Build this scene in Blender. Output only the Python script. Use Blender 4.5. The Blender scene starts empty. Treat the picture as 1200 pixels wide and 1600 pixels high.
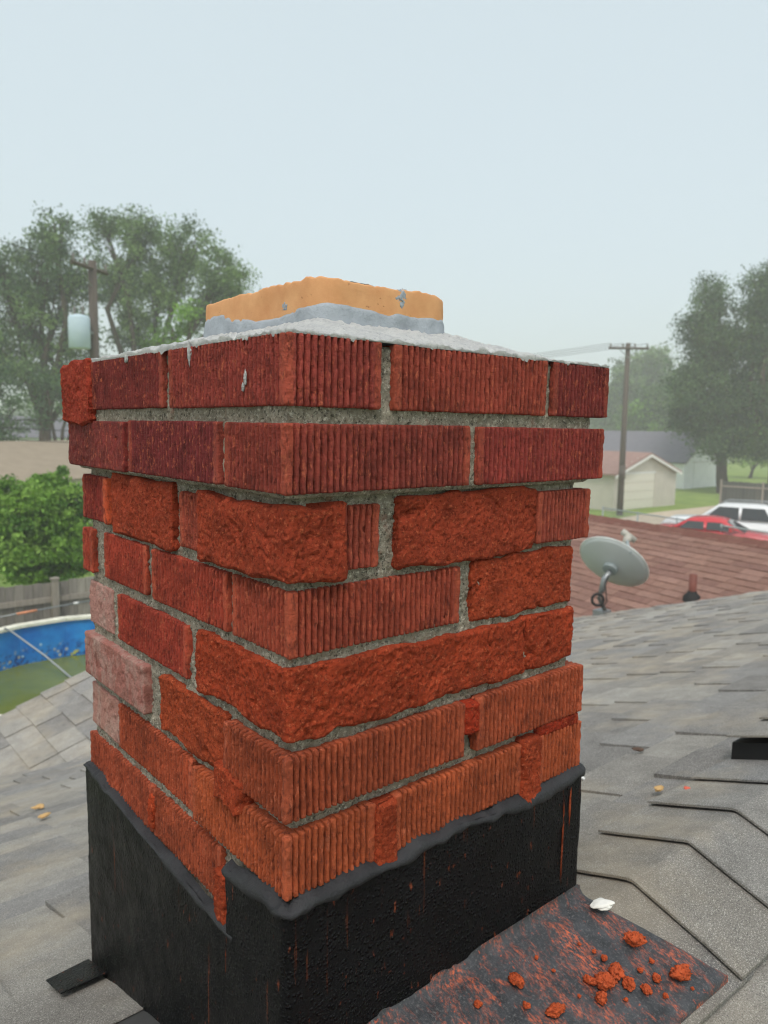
import bpy, bmesh, math, random
import numpy as np
from mathutils import Matrix, Vector
random.seed(7); RNG = np.random.default_rng(11)
scene = bpy.context.scene
COL = scene.collection
R = math.radians
Z0 = 4.6                      # metres from the ground up to the top brick course (heights below are read from that course)

# ------------------------------------------------------------------ camera
CAM = np.array([-0.33289, -0.51242, -0.07261])
FW = np.array([0.64228, 0.75813, -0.11282]); RT = np.array([0.76411, -0.64487, 0.01665]); UP = np.array([0.06013, 0.0969, 0.99348])
FPX = 1169.77
cam = bpy.data.cameras.new('camera'); camo = bpy.data.objects.new('camera', cam); COL.objects.link(camo)
cam.sensor_fit = 'HORIZONTAL'; cam.sensor_width = 36; cam.lens = FPX / 1200 * 36
cam.clip_start = 0.02; cam.clip_end = 3000
m = Matrix.Identity(4)
for i in range(3):
    m[i][0] = RT[i]; m[i][1] = UP[i]; m[i][2] = -FW[i]; m[i][3] = CAM[i] + (Z0 if i == 2 else 0)
camo.matrix_world = m
cam.dof.use_dof = True; cam.dof.focus_distance = 0.72; cam.dof.aperture_fstop = 13.0
scene.camera = camo
# ------------------------------------------------------------------ sky, sun, exposure
SUN_EL, SUN_AZ = R(60), R(226)      # azimuth the light comes FROM, clockwise from +Y
w = bpy.data.worlds.new('World'); scene.world = w; w.use_nodes = True
nt = w.node_tree; nt.nodes.clear()
wo = nt.nodes.new('ShaderNodeOutputWorld'); bg = nt.nodes.new('ShaderNodeBackground'); sk = nt.nodes.new('ShaderNodeTexSky')
sk.sky_type = 'NISHITA'; sk.sun_disc = False; sk.sun_elevation = SUN_EL; sk.sun_rotation = SUN_AZ
sk.air_density = 1.0; sk.dust_density = 6.0; sk.ozone_density = 1.0; sk.altitude = 0
mixs = nt.nodes.new('ShaderNodeMix'); mixs.data_type = 'RGBA'; mixs.inputs[0].default_value = 0.6
mixs.inputs[7].default_value = (7.5, 8.5, 8.65, 1)          # the even white veil of a hazy overcast
nt.links.new(sk.outputs[0], mixs.inputs[6]); nt.links.new(mixs.outputs[2], bg.inputs[0])
bg.inputs[1].default_value = 0.10
nt.links.new(bg.outputs[0], wo.inputs[0])
sl = bpy.data.lights.new('sun', 'SUN'); sl.energy = 1.15; sl.angle = R(14); sl.color = (1, .96, .9)
so = bpy.data.objects.new('sun', sl); COL.objects.link(so)
sd = Vector((math.sin(SUN_AZ) * math.cos(SUN_EL), math.cos(SUN_AZ) * math.cos(SUN_EL), math.sin(SUN_EL)))
so.rotation_euler = sd.to_track_quat('Z', 'Y').to_euler(); so.location = (0, 0, 30)
scene.view_settings.view_transform = 'Standard'; scene.view_settings.look = 'None'
scene.view_settings.exposure = 0.42; scene.view_settings.gamma = 1
scene.cycles.use_denoising = True; scene.cycles.filter_width = 1.1
scene.cycles.max_bounces = 8; scene.cycles.volume_bounces = 3; scene.cycles.transparent_max_bounces = 8
scene.cycles.caustics_reflective = False; scene.cycles.caustics_refractive = False

# ------------------------------------------------------------------ helpers
def pix(x, y, t):            # a point t metres in front of the lens (photo pixel units)
    return CAM + t * (FW + RT * (x - 600) / FPX - UP * (y - 800) / FPX)
def on(x, y, n, d0):
    n = np.array(n, float); d = FW + RT * (x - 600) / FPX - UP * (y - 800) / FPX
    return CAM + d * ((d0 - n @ CAM) / (n @ d))
def proj(P):
    d = np.asarray(P, float) - CAM; z = d @ FW
    return 600 + FPX * (d @ RT) / z, 800 - FPX * (d @ UP) / z, z
def S(r, g, b):
    f = lambda c: (c / 255 / 12.92) if c <= 10 else ((c / 255 + .055) / 1.055) ** 2.4
    return (f(r), f(g), f(b))
def hsh(ix, iy, iz, s):
    h = (ix * 374761393 + iy * 668265263 + iz * 2147483647 + s * 974634777) & 0xffffffff
    h = ((h ^ (h >> 13)) * 1274126177) & 0xffffffff
    h = ((h ^ (h >> 16)) * 2246822519) & 0xffffffff
    return ((h ^ (h >> 15)) & 0xffffff) / 0xffffff
def vn(P, s=0):
    P = np.asarray(P, float); I = np.floor(P).astype(np.int64); F = P - I; U = F * F * (3 - 2 * F)
    x, y, z = I[:, 0], I[:, 1], I[:, 2]; u, v, q = U[:, 0], U[:, 1], U[:, 2]
    L = lambda a, b, t: a + (b - a) * t
    c = lambda i, j, k: hsh(x + i, y + j, z + k, s)
    return L(L(L(c(0,0,0), c(1,0,0), u), L(c(0,1,0), c(1,1,0), u), v), L(L(c(0,0,1), c(1,0,1), u), L(c(0,1,1), c(1,1,1), u), v), q) * 2 - 1
def fbm(P, o=4, s=0, g=.5):
    t = 0; a = 1; P = np.asarray(P, float)
    for i in range(o): t = t + a * vn(P * 2.03 ** i + 17.3 * i, s + i); a *= g
    return t

def tag(o, label=None, cat=None, group=None, kind=None):
    if label: o['label'] = label
    if cat: o['category'] = cat
    if group: o['group'] = group
    if kind: o['kind'] = kind
    return o
def thing(name, loc, label, cat, group=None, rz=0, ground=False):
    o = bpy.data.objects.new(name, None); COL.objects.link(o)
    o.location = (loc[0], loc[1], loc[2] + Z0); o.rotation_euler = (0, 0, rz); o.empty_display_size = .1
    return tag(o, label, cat, group)
def rootloc(o):
    while o.parent: o = o.parent
    return np.array(o.location)
def ob(name, V, F, mat, parent=None, smooth=False, tint=None, local=False, weld=False):
    """one mesh object; V in chimney coordinates (or in the thing's own when local)"""
    V = np.array(V, float).reshape(-1, 3)
    if not local:
        V = V + np.array([0, 0, Z0])
        if parent is not None: V = V - rootloc(parent)
        loc = None
    me = bpy.data.meshes.new(name); me.from_pydata(V.tolist(), [], [list(map(int, f)) for f in F]); 
    if tint is not None:
        a = me.color_attributes.new('tint', 'FLOAT_COLOR', 'POINT')
        t = np.asarray(tint, float)
        if t.ndim == 1: t = np.tile(t, (len(V), 1))
        a.data.foreach_set('color', np.c_[t, np.ones(len(t))].ravel())
    if weld:
        bm = bmesh.new(); bm.from_mesh(me); bmesh.ops.recalc_face_normals(bm, faces=bm.faces); bm.to_mesh(me); bm.free()
    if smooth: me.polygons.foreach_set('use_smooth', [True] * len(me.polygons))
    me.materials.append(mat); me.update()
    o = bpy.data.objects.new(name, me); COL.objects.link(o)
    if parent is not None: o.parent = parent
    elif not local:
        c = V.mean(0); c[2] = V[:, 2].min()
        me.transform(Matrix.Translation(-Vector(c))); o.location = c
    return o
class MB:                     # collects simple shapes into one mesh
    def __init__(s): s.V = []; s.F = []
    def add(s, V, F):
        n = len(s.V); s.V += [tuple(map(float, v)) for v in V]; s.F += [tuple(i + n for i in f) for f in F]; return s
    def box(s, x0, x1, y0, y1, z0, z1):
        return s.add([(x0,y0,z0),(x1,y0,z0),(x1,y1,z0),(x0,y1,z0),(x0,y0,z1),(x1,y0,z1),(x1,y1,z1),(x0,y1,z1)],
                     [(0,3,2,1),(4,5,6,7),(0,1,5,4),(1,2,6,5),(2,3,7,6),(3,0,4,7)])
    def tube(s, P, r, n=8, cap=True):
        P = [np.array(p, float) for p in P]; rs = r if hasattr(r, '__len__') else [r] * len(P)
        V = []; prev = None
        for i, p in enumerate(P):
            d = P[min(i+1, len(P)-1)] - P[max(i-1, 0)]; d = d / (np.linalg.norm(d) + 1e-9)
            a = prev if prev is not None else (np.array([1., 0, 0]) if abs(d[2]) > .8 else np.array([0, 0, 1.]))
            u = np.cross(d, a); u /= np.linalg.norm(u) + 1e-9; v = np.cross(u, d); prev = v
            for k in range(n):
                t = 2 * math.pi * k / n; V.append(p + rs[i] * (math.cos(t) * v + math.sin(t) * u))
        F = [(i*n+k, i*n+(k+1) % n, (i+1)*n+(k+1) % n, (i+1)*n+k) for i in range(len(P)-1) for k in range(n)]
        if cap: F += [tuple(range(n))[::-1], tuple((len(P)-1)*n + k for k in range(n))]
        return s.add(V, F)
    def lathe(s, prof, n=24, c=(0, 0, 0), axis=None):
        V = []; ax = np.array(axis if axis is not None else (0, 0, 1.), float); ax /= np.linalg.norm(ax)
        a = np.array([1., 0, 0]) if abs(ax[0]) < .8 else np.array([0, 1., 0]); u = np.cross(ax, a); u /= np.linalg.norm(u); v = np.cross(ax, u)
        for r_, h_ in prof:
            for k in range(n):
                t = 2*math.pi*k/n; V.append(np.array(c) + ax*h_ + r_*(math.cos(t)*u + math.sin(t)*v))
        F = [(i*n+k, i*n+(k+1) % n, (i+1)*n+(k+1) % n, (i+1)*n+k) for i in range(len(prof)-1) for k in range(n)]
        return s.add(V, F)
    def prism(s, poly, axis, a, b):       # polygon in the other two axes, extruded along axis
        n = len(poly); V = []
        for t in (a, b):
            for p, q in poly: V.append({0: (t, p, q), 1: (p, t, q), 2: (p, q, t)}[axis])
        F = [tuple(range(n)), tuple(range(2*n-1, n-1, -1))] + [(i, n+i, n+(i+1) % n, (i+1) % n) for i in range(n)]
        return s.add(V, F)
    def quad(s, *P): return s.add(P, [tuple(range(len(P)))])
    def build(s, name, mat, parent=None, smooth=False, tint=None, local=False, fix=True):
        return ob(name, s.V, s.F, mat, parent, smooth, tint, local, weld=fix)

# ------------------------------------------------------------------ materials
class NT:
    def __init__(s, name):
        s.m = bpy.data.materials.new(name); s.m.use_nodes = True; s.t = s.m.node_tree
        s.b = s.t.nodes['Principled BSDF']; s.co = s.t.nodes.new('ShaderNodeTexCoord')
    def n(s, typ, **k):
        o = s.t.nodes.new('ShaderNode' + typ)
        for a, v in k.items(): setattr(o, a, v)
        return o
    def l(s, a, b): s.t.links.new(a, b)
    def coord(s, sc=(1, 1, 1), rot=(0, 0, 0)):
        mp = s.n('Mapping'); mp.inputs['Scale'].default_value = sc; mp.inputs['Rotation'].default_value = rot
        s.l(s.co.outputs['Object'], mp.inputs[0]); return mp.outputs[0]
    def noise(s, scale, detail=3, rough=.55, sc=(1, 1, 1), dist=0, rot=(0, 0, 0)):
        o = s.n('TexNoise'); o.inputs['Scale'].default_value = scale; o.inputs['Detail'].default_value = detail
        o.inputs['Roughness'].default_value = rough; o.inputs['Distortion'].default_value = dist
        s.l(s.coord(sc, rot), o.inputs['Vector']); return o.outputs[0]
    def voro(s, scale, feature='F1', sc=(1, 1, 1), out='Distance'):
        o = s.n('TexVoronoi', feature=feature); o.inputs['Scale'].default_value = scale
        s.l(s.coord(sc), o.inputs['Vector']); return o.outputs[out]
    def ramp(s, x, a, b, lo=0., hi=1.):
        o = s.n('MapRange'); o.inputs[1].default_value = a; o.inputs[2].default_value = b; o.inputs[3].default_value = lo; o.inputs[4].default_value = hi
        s.l(x, o.inputs[0]); return o.outputs[0]
    def mix(s, fac, a, b, mode='MIX'):
        o = s.n('Mix'); o.data_type = 'RGBA'; o.blend_type = mode
        for sock, v in ((o.inputs[0], fac), (o.inputs[6], a), (o.inputs[7], b)):
            if isinstance(v, (int, float)): sock.default_value = v
            elif isinstance(v, tuple): sock.default_value = (*v, 1) if len(v) == 3 else v
            else: s.l(v, sock)
        return o.outputs[2]
    def gray(s, x):          # factor -> grey colour
        o = s.n('CombineColor'); [s.l(x, o.inputs[i]) for i in range(3)]; return o.outputs[0]
    def math(s, op, a, b):
        o = s.n('Math', operation=op)
        for i, v in enumerate((a, b)):
            if isinstance(v, (int, float)): o.inputs[i].default_value = v
            else: s.l(v, o.inputs[i])
        return o.outputs[0]
    def tint(s): o = s.n('Attribute', attribute_name='tint'); return o.outputs['Color']
    def bump(s, *hs):        # (height socket, strength, distance)
        prev = None
        for h, st, d in hs:
            o = s.n('Bump'); o.inputs['Strength'].default_value = st; o.inputs['Distance'].default_value = d
            s.l(h, o.inputs['Height'])
            if prev: s.l(prev, o.inputs['Normal'])
            prev = o.outputs[0]
        s.l(prev, s.b.inputs['Normal'])
    def out(s, col, rough=.8, spec=.3, metal=0.):
        if isinstance(col, tuple): s.b.inputs['Base Color'].default_value = (*col, 1)
        else: s.l(col, s.b.inputs['Base Color'])
        if isinstance(rough, (int, float)): s.b.inputs['Roughness'].default_value = rough
        else: s.l(rough, s.b.inputs['Roughness'])
        s.b.inputs['Specular IOR Level'].default_value = spec; s.b.inputs['Metallic'].default_value = metal
        return s.m
def m_plain(name, col, rough=.7, spec=.3, metal=0, var=.25, sc=6, bsc=60, bd=.002, stretch=(1, 1, 1), attr=False):
    t = NT(name); v = t.gray(t.ramp(t.noise(sc, 5, .6, stretch), .25, .75, 1-var, 1+var))
    c = t.mix(1., t.tint() if attr else col, v, 'MULTIPLY')
    if bd: t.bump((t.noise(bsc, 4, .6, stretch), .6, bd))
    return t.out(c, rough, spec, metal)
def m_brick():
    t = NT('brick_clay'); c = t.tint()
    c = t.mix(1., c, t.gray(t.ramp(t.noise(38, 6, .68), .28, .72, .55, 1.34)), 'MULTIPLY')
    c = t.mix(1., c, t.gray(t.ramp(t.noise(8, 4, .6), .3, .7, .78, 1.2)), 'MULTIPLY')
    c = t.mix(t.ramp(t.noise(300, 3, .75, (1, 1, .35)), .52, .66, 0, .65), c, S(74, 28, 24))            # burnt specks in the clay
    c = t.mix(t.ramp(t.noise(230, 3, .75, (1, 1, .45)), .56, .68, 0, .6), c, S(206, 112, 80))
    c = t.mix(t.ramp(t.noise(17, 6, .7), .64, .84, 0, .3), c, S(150, 140, 128))           # mortar dust
    t.bump((t.noise(520, 3, .75), 1., .0018), (t.noise(230, 4, .7), .9, .0026))
    return t.out(c, .8, .3)
def m_pink():
    t = NT('weathered_clay'); c = t.tint()
    c = t.mix(t.ramp(t.noise(36, 6, .72, (1, 1, .5)), .45, .66, 0, .7), c, S(176, 158, 148))
    c = t.mix(t.ramp(t.noise(60, 5, .72), .52, .68, 0, .75), c, S(112, 66, 58))
    c = t.mix(t.ramp(t.noise(330, 3, .75), .56, .68, 0, .6), c, S(84, 60, 54))
    t.bump((t.noise(420, 4, .7), .9, .002), (t.noise(90, 4, .65), .6, .003)); return t.out(c, .88, .15)
def m_patch():
    t = NT('red_repair_mortar'); c = t.tint()
    c = t.mix(1., c, t.gray(t.ramp(t.noise(30, 6, .68), .28, .72, .55, 1.34)), 'MULTIPLY')
    c = t.mix(t.ramp(t.noise(300, 4, .8), .5, .62, 0, .75), c, S(90, 30, 18))
    c = t.mix(t.ramp(t.noise(260, 4, .8), .55, .68, 0, .6), c, S(220, 122, 84))
    t.bump((t.noise(520, 4, .75), 1., .0024), (t.noise(170, 5, .7), .5, .0022))
    return t.out(c, .9, .15)
def m_mortar():
    t = NT('grey_mortar')
    c = t.mix(t.ramp(t.noise(60, 5, .65), .3, .7), S(138, 130, 116), S(190, 180, 164))
    c = t.mix(t.ramp(t.noise(280, 4, .8), .54, .64, 0, .9), c, S(230, 224, 210))
    c = t.mix(t.ramp(t.noise(250, 4, .8), .53, .63, 0, .9), c, S(70, 66, 58))
    c = t.mix(t.ramp(t.noise(24, 5, .7), .6, .72, 0, .5), c, S(150, 76, 52))
    t.bump((t.noise(480, 4, .75), 1., .003), (t.noise(200, 4, .7), .9, .005)); return t.out(c, .92, .15)
def m_crown():
    t = NT('pale_crown_mortar')
    c = t.mix(t.ramp(t.noise(40, 6, .7), .3, .7), S(206, 208, 210), S(244, 244, 241))
    c = t.mix(t.ramp(t.noise(200, 4, .8), .56, .7, 0, .6), c, S(134, 138, 142))
    c = t.mix(t.ramp(t.noise(340, 3, .8), .56, .68, 0, .8), c, S(246, 246, 242))
    t.bump((t.noise(260, 5, .8), 1., .005), (t.noise(600, 3, .8), .9, .002)); return t.out(c, .9, .15)
def m_flue():
    t = NT('orange_fireclay')
    c = t.mix(t.ramp(t.noise(22, 5, .6), .3, .7), S(200, 140, 94), S(220, 166, 118))
    c = t.mix(t.ramp(t.noise(150, 3, .6), .68, .76, 0, .7), c, S(120, 64, 36))
    c = t.mix(t.ramp(t.noise(60, 4, .6, (1, 1, .35)), .64, .78, 0, .4), c, S(228, 194, 162))
    t.bump((t.noise(500, 4, .6), .4, .0008)); return t.out(c, .75, .3)
def m_black(name, lo, hi, streak=True, spec=.4, rough=.5):
    t = NT(name)
    c = t.mix(t.ramp(t.noise(14, 5, .65), .3, .7), lo, hi)
    c = t.mix(t.ramp(t.noise(900, 2, .6), .66, .76, 0, .3), c, S(88, 84, 80))
    if streak:
        c = t.mix(t.math('MULTIPLY', t.ramp(t.noise(120, 4, .65, (1, 1, .03)), .63, .70, 0, .7), t.ramp(t.noise(9, 4, .65), .5, .64)), c, S(150, 76, 44))
        c = t.mix(t.ramp(t.noise(150, 3, .55, (1, 1, .4)), .68, .74, 0, .7), c, S(140, 70, 46))
    t.bump(*([(t.ramp(t.voro(210), 0, .45, 1, 0), 1., .0032)] if streak else [(t.noise(60, 5, .7), .6, .003)]), (t.noise(420, 4, .6), .8, .0016))
    return t.out(c, t.ramp(t.noise(30, 4, .6), .3, .7, rough-.1, rough+.15), spec)
def m_apron():
    t = NT('smeared_black_apron')
    c = t.mix(t.ramp(t.noise(34, 6, .7), .3, .7), S(30, 31, 34), S(72, 73, 77))
    c = t.mix(t.ramp(t.noise(330, 4, .75), .52, .7, 0, .6), c, S(120, 118, 118))
    rot = (0, 0, R(24))
    sm = t.math('MULTIPLY', t.ramp(t.noise(30, 5, .7, (1, .35, 1), .5, rot), .47, .66), t.ramp(t.noise(330, 4, .75, (1, .35, 1), 0, rot), .45, .6))
    c = t.mix(t.math('MULTIPLY', sm, .95), c, S(216, 104, 62))
    c = t.mix(t.ramp(t.noise(120, 4, .65), .64, .72, 0, .8), c, S(196, 86, 50))
    c = t.mix(t.ramp(t.noise(70, 4, .7, (1, .25, 1), 0, rot), .66, .76, 0, .35), c, S(150, 150, 152))
    t.bump((t.noise(120, 4, .6), .4, .0018), (t.noise(420, 3, .7), .7, .0012)); return t.out(c, .5, .4)
def m_shingle(name, fine=True, gran=(S(70, 70, 72), S(226, 222, 214)), warm=S(182, 168, 146)):
    t = NT(name); c = t.tint()
    if fine:
        c = t.mix(t.ramp(t.noise(560, 2, .8), .53, .66, 0, .7), c, gran[1])
        c = t.mix(t.ramp(t.noise(520, 2, .8, (1.1, 1, 1)), .53, .66, 0, .75), c, gran[0])
    c = t.mix(t.ramp(t.noise(3.2, 5, .65), .48, .7, 0, .5), c, warm)
    c = t.mix(1., c, t.gray(t.ramp(t.noise(16, 5, .7), .28, .72, .78, 1.18)), 'MULTIPLY')
    t.bump((t.noise(500, 3, .8), 1., .003), (t.noise(60, 4, .6), .3, .004)); return t.out(c, .85, .3)
def m_leaf(name):
    t = NT(name); c = t.tint(); t.out(c, .6, .3)
    tr = t.n('BsdfTranslucent'); t.l(c, tr.inputs[0]); mx = t.n('MixShader'); mx.inputs[0].default_value = .3
    o = t.t.nodes['Material Output']; t.l(t.b.outputs[0], mx.inputs[1]); t.l(tr.outputs[0], mx.inputs[2]); t.l(mx.outputs[0], o.inputs[0]); return t.m
def m_glass(name, col=(.02, .025, .03)): return m_plain(name, col, .08, .6, 0, .05, 3, bd=0)

BRICK, PINK, PATCH, MORTAR, CROWN, FLUE = m_brick(), m_pink(), m_patch(), m_mortar(), m_crown(), m_flue()
BLACK = m_black('black_flashing_paint', S(10, 10, 12), S(20, 20, 23), spec=.14, rough=.36); TAR = m_black('grey_black_sealant', S(34, 34, 37), S(58, 58, 61), False, .3, .6)
APRON = m_apron(); SHING = m_shingle('grey_asphalt_granules'); BSHING = m_shingle('brown_asphalt_granules', False, warm=S(136, 104, 92))
LEAF = m_leaf('leaf_green'); BARK = m_plain('bark', S(74, 64, 56), .9, .1, 0, .4, 5, 30, .02, (1, 1, .3))
WHITE = m_plain('white_paint', (.72, .72, .70), .5, .4, var=.06, sc=3); SIDING = m_plain('beige_siding', S(196, 190, 178), .6, .3, var=.08, sc=2)
WSIDING = m_plain('white_siding', S(244, 246, 246), .55, .3, var=.06, sc=2)
FELT = m_plain('roof_underlay', (.06, .06, .06), .9, .1); WOODG = m_plain('weathered_grey_wood', S(150, 142, 132), .9, .15, 0, .3, 5, 40, .004, (8, 8, .6))
WOODT = m_plain('weathered_board', (0, 0, 0), .9, .15, 0, .3, 5, 40, .004, (8, 8, .6), attr=True)
DWOOD = m_plain('dark_fence_wood', S(84, 84, 80), .9, .15, 0, .3, 3, 30, .004, (6, 6, .5))
POLEW = m_plain('creosote_pole', S(96, 88, 82), .9, .15, 0, .3, 4, 30, .01, (4, 4, .3))
GALV = m_plain('galvanised_steel', S(150, 154, 156), .45, .5, .6, .12, 8, bd=0); STEELG = m_plain('painted_grey_steel', S(146, 156, 158), .5, .4, 0, .1, 6, bd=0)
RUBBER = m_plain('black_rubber', (.018, .018, .018), .7, .3, var=.2)
BLACKPL = m_plain('black_vent_plastic', (.012, .012, .013), .6, .3, var=.2)
GLASS = m_glass('dark_glass')

# ------------------------------------------------------------------ the house roof under our feet
SL = 1 / 3.; YR, ZR = -.03, -.66          # ridge line (runs along x)
RAKE = 6.05; XW = -6.5; EAVE = 4.0
far_z = lambda y: ZR - (y - YR) * SL
near_z = lambda y: ZR + (y - YR) * SL
house = thing('house', (0, 0, -Z0), 'grey shingled house roof that the brick chimney stands on', 'house')
WALLM = m_plain('house_siding', S(200, 196, 188), .6, .3, var=.08, sc=2)
yn = -2 * abs(EAVE - YR) / 2 + YR
mb = MB(); e0 = far_z(EAVE - .35) - .06
mb.prism([(EAVE - .35, -Z0), (EAVE - .35, e0), (YR, far_z(YR) - .12), (-(EAVE - .35) + 2 * YR, e0), (-(EAVE - .35) + 2 * YR, -Z0)], 0, XW + .3, RAKE - .3)
mb.build('wall', WALLM, house)
def deck(name, P, th=.02, mat=FELT):
    n = len(P); V = [tuple(p) for p in P] + [(p[0], p[1], p[2] - th) for p in P]
    return ob(name, V, [tuple(range(n)), tuple(range(2*n-1, n-1, -1))] + [(i, n+i, n+(i+1) % n, (i+1) % n) for i in range(n)], mat, house, weld=True)
DK = .013
d_far = deck('roof_deck', [(XW, YR, ZR - DK), (RAKE, YR, ZR - DK), (RAKE, EAVE, far_z(EAVE) - DK), (XW, EAVE, far_z(EAVE) - DK)])
ynear = 2 * YR - EAVE
d_near = deck('roof_deck', [(XW, ynear, near_z(ynear) - DK), (RAKE, ynear, near_z(ynear) - DK), (RAKE, YR, ZR - DK - .0005), (XW, YR, ZR - DK - .0005)])
# cross gable towards the pool
WZ = lambda x: -1.708 + (x - .647) / 3; XG = 2.3; YG = 3.93; XE = -.35; XE2 = 2 * XG - XE
d_w = deck('roof_deck', [(XE, .6, WZ(XE) - DK), (XG, .6, WZ(XG) - DK), (XG, YG, WZ(XG) - DK), (XE, YG, WZ(XE) - DK)])
d_w2 = deck('roof_deck', [(XG, .6, WZ(XG) - DK - .0004), (XE2, .6, WZ(XE) - DK), (XE2, YG, WZ(XE) - DK), (XG, YG, WZ(XG) - DK - .0004)])
MB().prism([(XE + .3, WZ(XE + .3) - .08), (XG, WZ(XG) - .08), (XE2 - .3, WZ(XE + .3) - .08), (XE2 - .3, WZ(XE) - .6), (XE + .3, WZ(XE) - .6)], 1, EAVE - .6, YG - .25).build('gable_wall', WSIDING, house)
# trim boards along the rakes and a gutter on the eave
TRIM = m_plain('trim_paint', S(214, 212, 206), .5, .4, var=.08)
MB().prism([(YR, ZR - .02), (EAVE, far_z(EAVE) - .02), (EAVE, far_z(EAVE) - .17), (YR, ZR - .17), (ynear, near_z(ynear) - .17), (ynear, near_z(ynear) - .02)], 0, RAKE - .03, RAKE - .002).build('rake_board', TRIM, house)
MB().prism([(XE, WZ(XE) - .035), (XG, WZ(XG) - .035), (XE2, WZ(XE) - .035), (XE2, WZ(XE) - .15), (XG, WZ(XG) - .15), (XE, WZ(XE) - .15)], 1, YG - .03, YG - .002).build('rake_board', TRIM, house)
MB().box(XE2 + .02, RAKE - .02, EAVE + .002, EAVE + .12, far_z(EAVE) - .14, far_z(EAVE) - .03).build('gutter', WHITE, house)

GREYS = [S(142, 137, 131), S(151, 146, 139), S(130, 126, 123), S(148, 141, 132), S(158, 153, 146), S(135, 132, 130), S(124, 120, 117), S(146, 141, 134)]
def shingles(parent, O, u, v, U0, U1, V0, V1, ex, tints, mat, wmin=.14, wmax=.36, thin=.002, thick=.0095, keep=None, maxind=300, vis=None, name='shingle', seed=3):
    """courses of tabs; O origin, u along the course, v up the slope. Near tabs are objects, the rest one mesh."""
    rg = random.Random(seed); O, u, v = (np.array(a, float) for a in (O, u, v)); u /= np.linalg.norm(u); v /= np.linalg.norm(v); n = np.cross(u, v); n /= np.linalg.norm(n)
    if n[2] < 0: n = -n
    L = []; i = 0; vv = V0
    while vv < V1:
        x = U0 - rg.random() * wmax; k = rg.randrange(2)
        while x < U1:
            w_ = rg.uniform(wmin, wmax); x2 = min(x + w_, U1); x1 = max(x, U0)
            if x2 - x1 > .02:
                t = thick if k else thin; j = rg.uniform(-.004, .004); top = min(vv + ex + .025, V1 + .02)
                lift = rg.uniform(0, .002); g = .0006
                a = lambda U, W_, h: O + u * U + v * W_ + n * h
                V = [a(x1+g, vv+j, .001), a(x2-g, vv+j, .001), a(x2-g, vv+j, t+.004+lift), a(x1+g, vv+j, t+.004+lift*rg.random()),
                     a(x1+g, top, .0005), a(x2-g, top, .0005), a(x2-g, top, .0012 + .4*t), a(x1+g, top, .0012 + .4*t)]
                L.append((V, tints[rg.randrange(len(tints))]))
            k = 1 - k; x += w_
        vv += ex; i += 1
    F = [(0,1,2,3),(5,4,7,6),(3,2,6,7),(0,3,7,4),(1,5,6,2),(0,4,5,1)]
    if keep: L = [t for t in L if keep(np.mean(t[0], 0))]
    sc = []
    for V, t in L:
        q = proj(np.mean(V, 0)); inside = q[2] > .1 and -60 < q[0] < 1260 and 0 < q[1] < 1660 and (vis is None or vis(q))
        sc.append(q[2] if inside else 1e6 + q[2])
    order = np.argsort(sc); BV = []; BF = []; BT = []
    for r_, idx in enumerate(order):
        V, t = L[idx]; t = np.array(t) * (.92 + .16 * rg.random())
        if r_ < maxind and sc[idx] < 1e6: ob(name, V, F, mat, parent, tint=t)
        else:
            b = len(BV); BV += V; BF += [tuple(b + i for i in f) for f in F]; BT += [t] * 8
    if BV: tag(ob(name + '_field', BV, BF, mat, parent, tint=np.array(BT)), kind='stuff')
notch = lambda q: not (160 < q[0] < 880 and q[1] < 1420)
vd = np.array([0, -1, SL]); slen = math.hypot(1, SL)
offc = lambda P: not (-.02 < P[0] < .425 and -.02 < P[1] < .515)
offw = lambda P: offc(P) and not (P[2] < WZ(min(P[0], 2 * XG - P[0])) - .05 and P[1] > .6 and XE < P[0] < XE2)
shingles(d_far, (0, EAVE, far_z(EAVE) - .012), (1, 0, 0), vd, XW, RAKE + .02, 0, (EAVE - YR) * slen - .01, .143, GREYS, SHING, keep=offw, maxind=170, vis=notch, seed=5)
shingles(d_w, (XE, 0, WZ(XE) - .012), (0, 1, 0), (1, 0, SL), .9, YG + .02, 0, (XG - XE) * slen, .143, GREYS, SHING, keep=lambda P: P[2] > far_z(P[1]) - .05, maxind=60, vis=notch, wmin=.13, wmax=.26, seed=9)
shingles(d_w2, (XE2, 0, WZ(XE) - .012), (0, 1, 0), (-1, 0, SL), .9, YG + .02, 0, (XG - XE) * slen, .143, GREYS, SHING, keep=lambda P: P[2] > far_z(P[1]) - .05, maxind=0, seed=10)
shingles(d_near, (0, ynear, near_z(ynear) - .012), (1, 0, 0), (0, 1, SL), XW, RAKE + .02, 0, (EAVE - YR) * slen - .01, .143, GREYS, SHING, keep=offc, maxind=40, seed=12)
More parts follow.
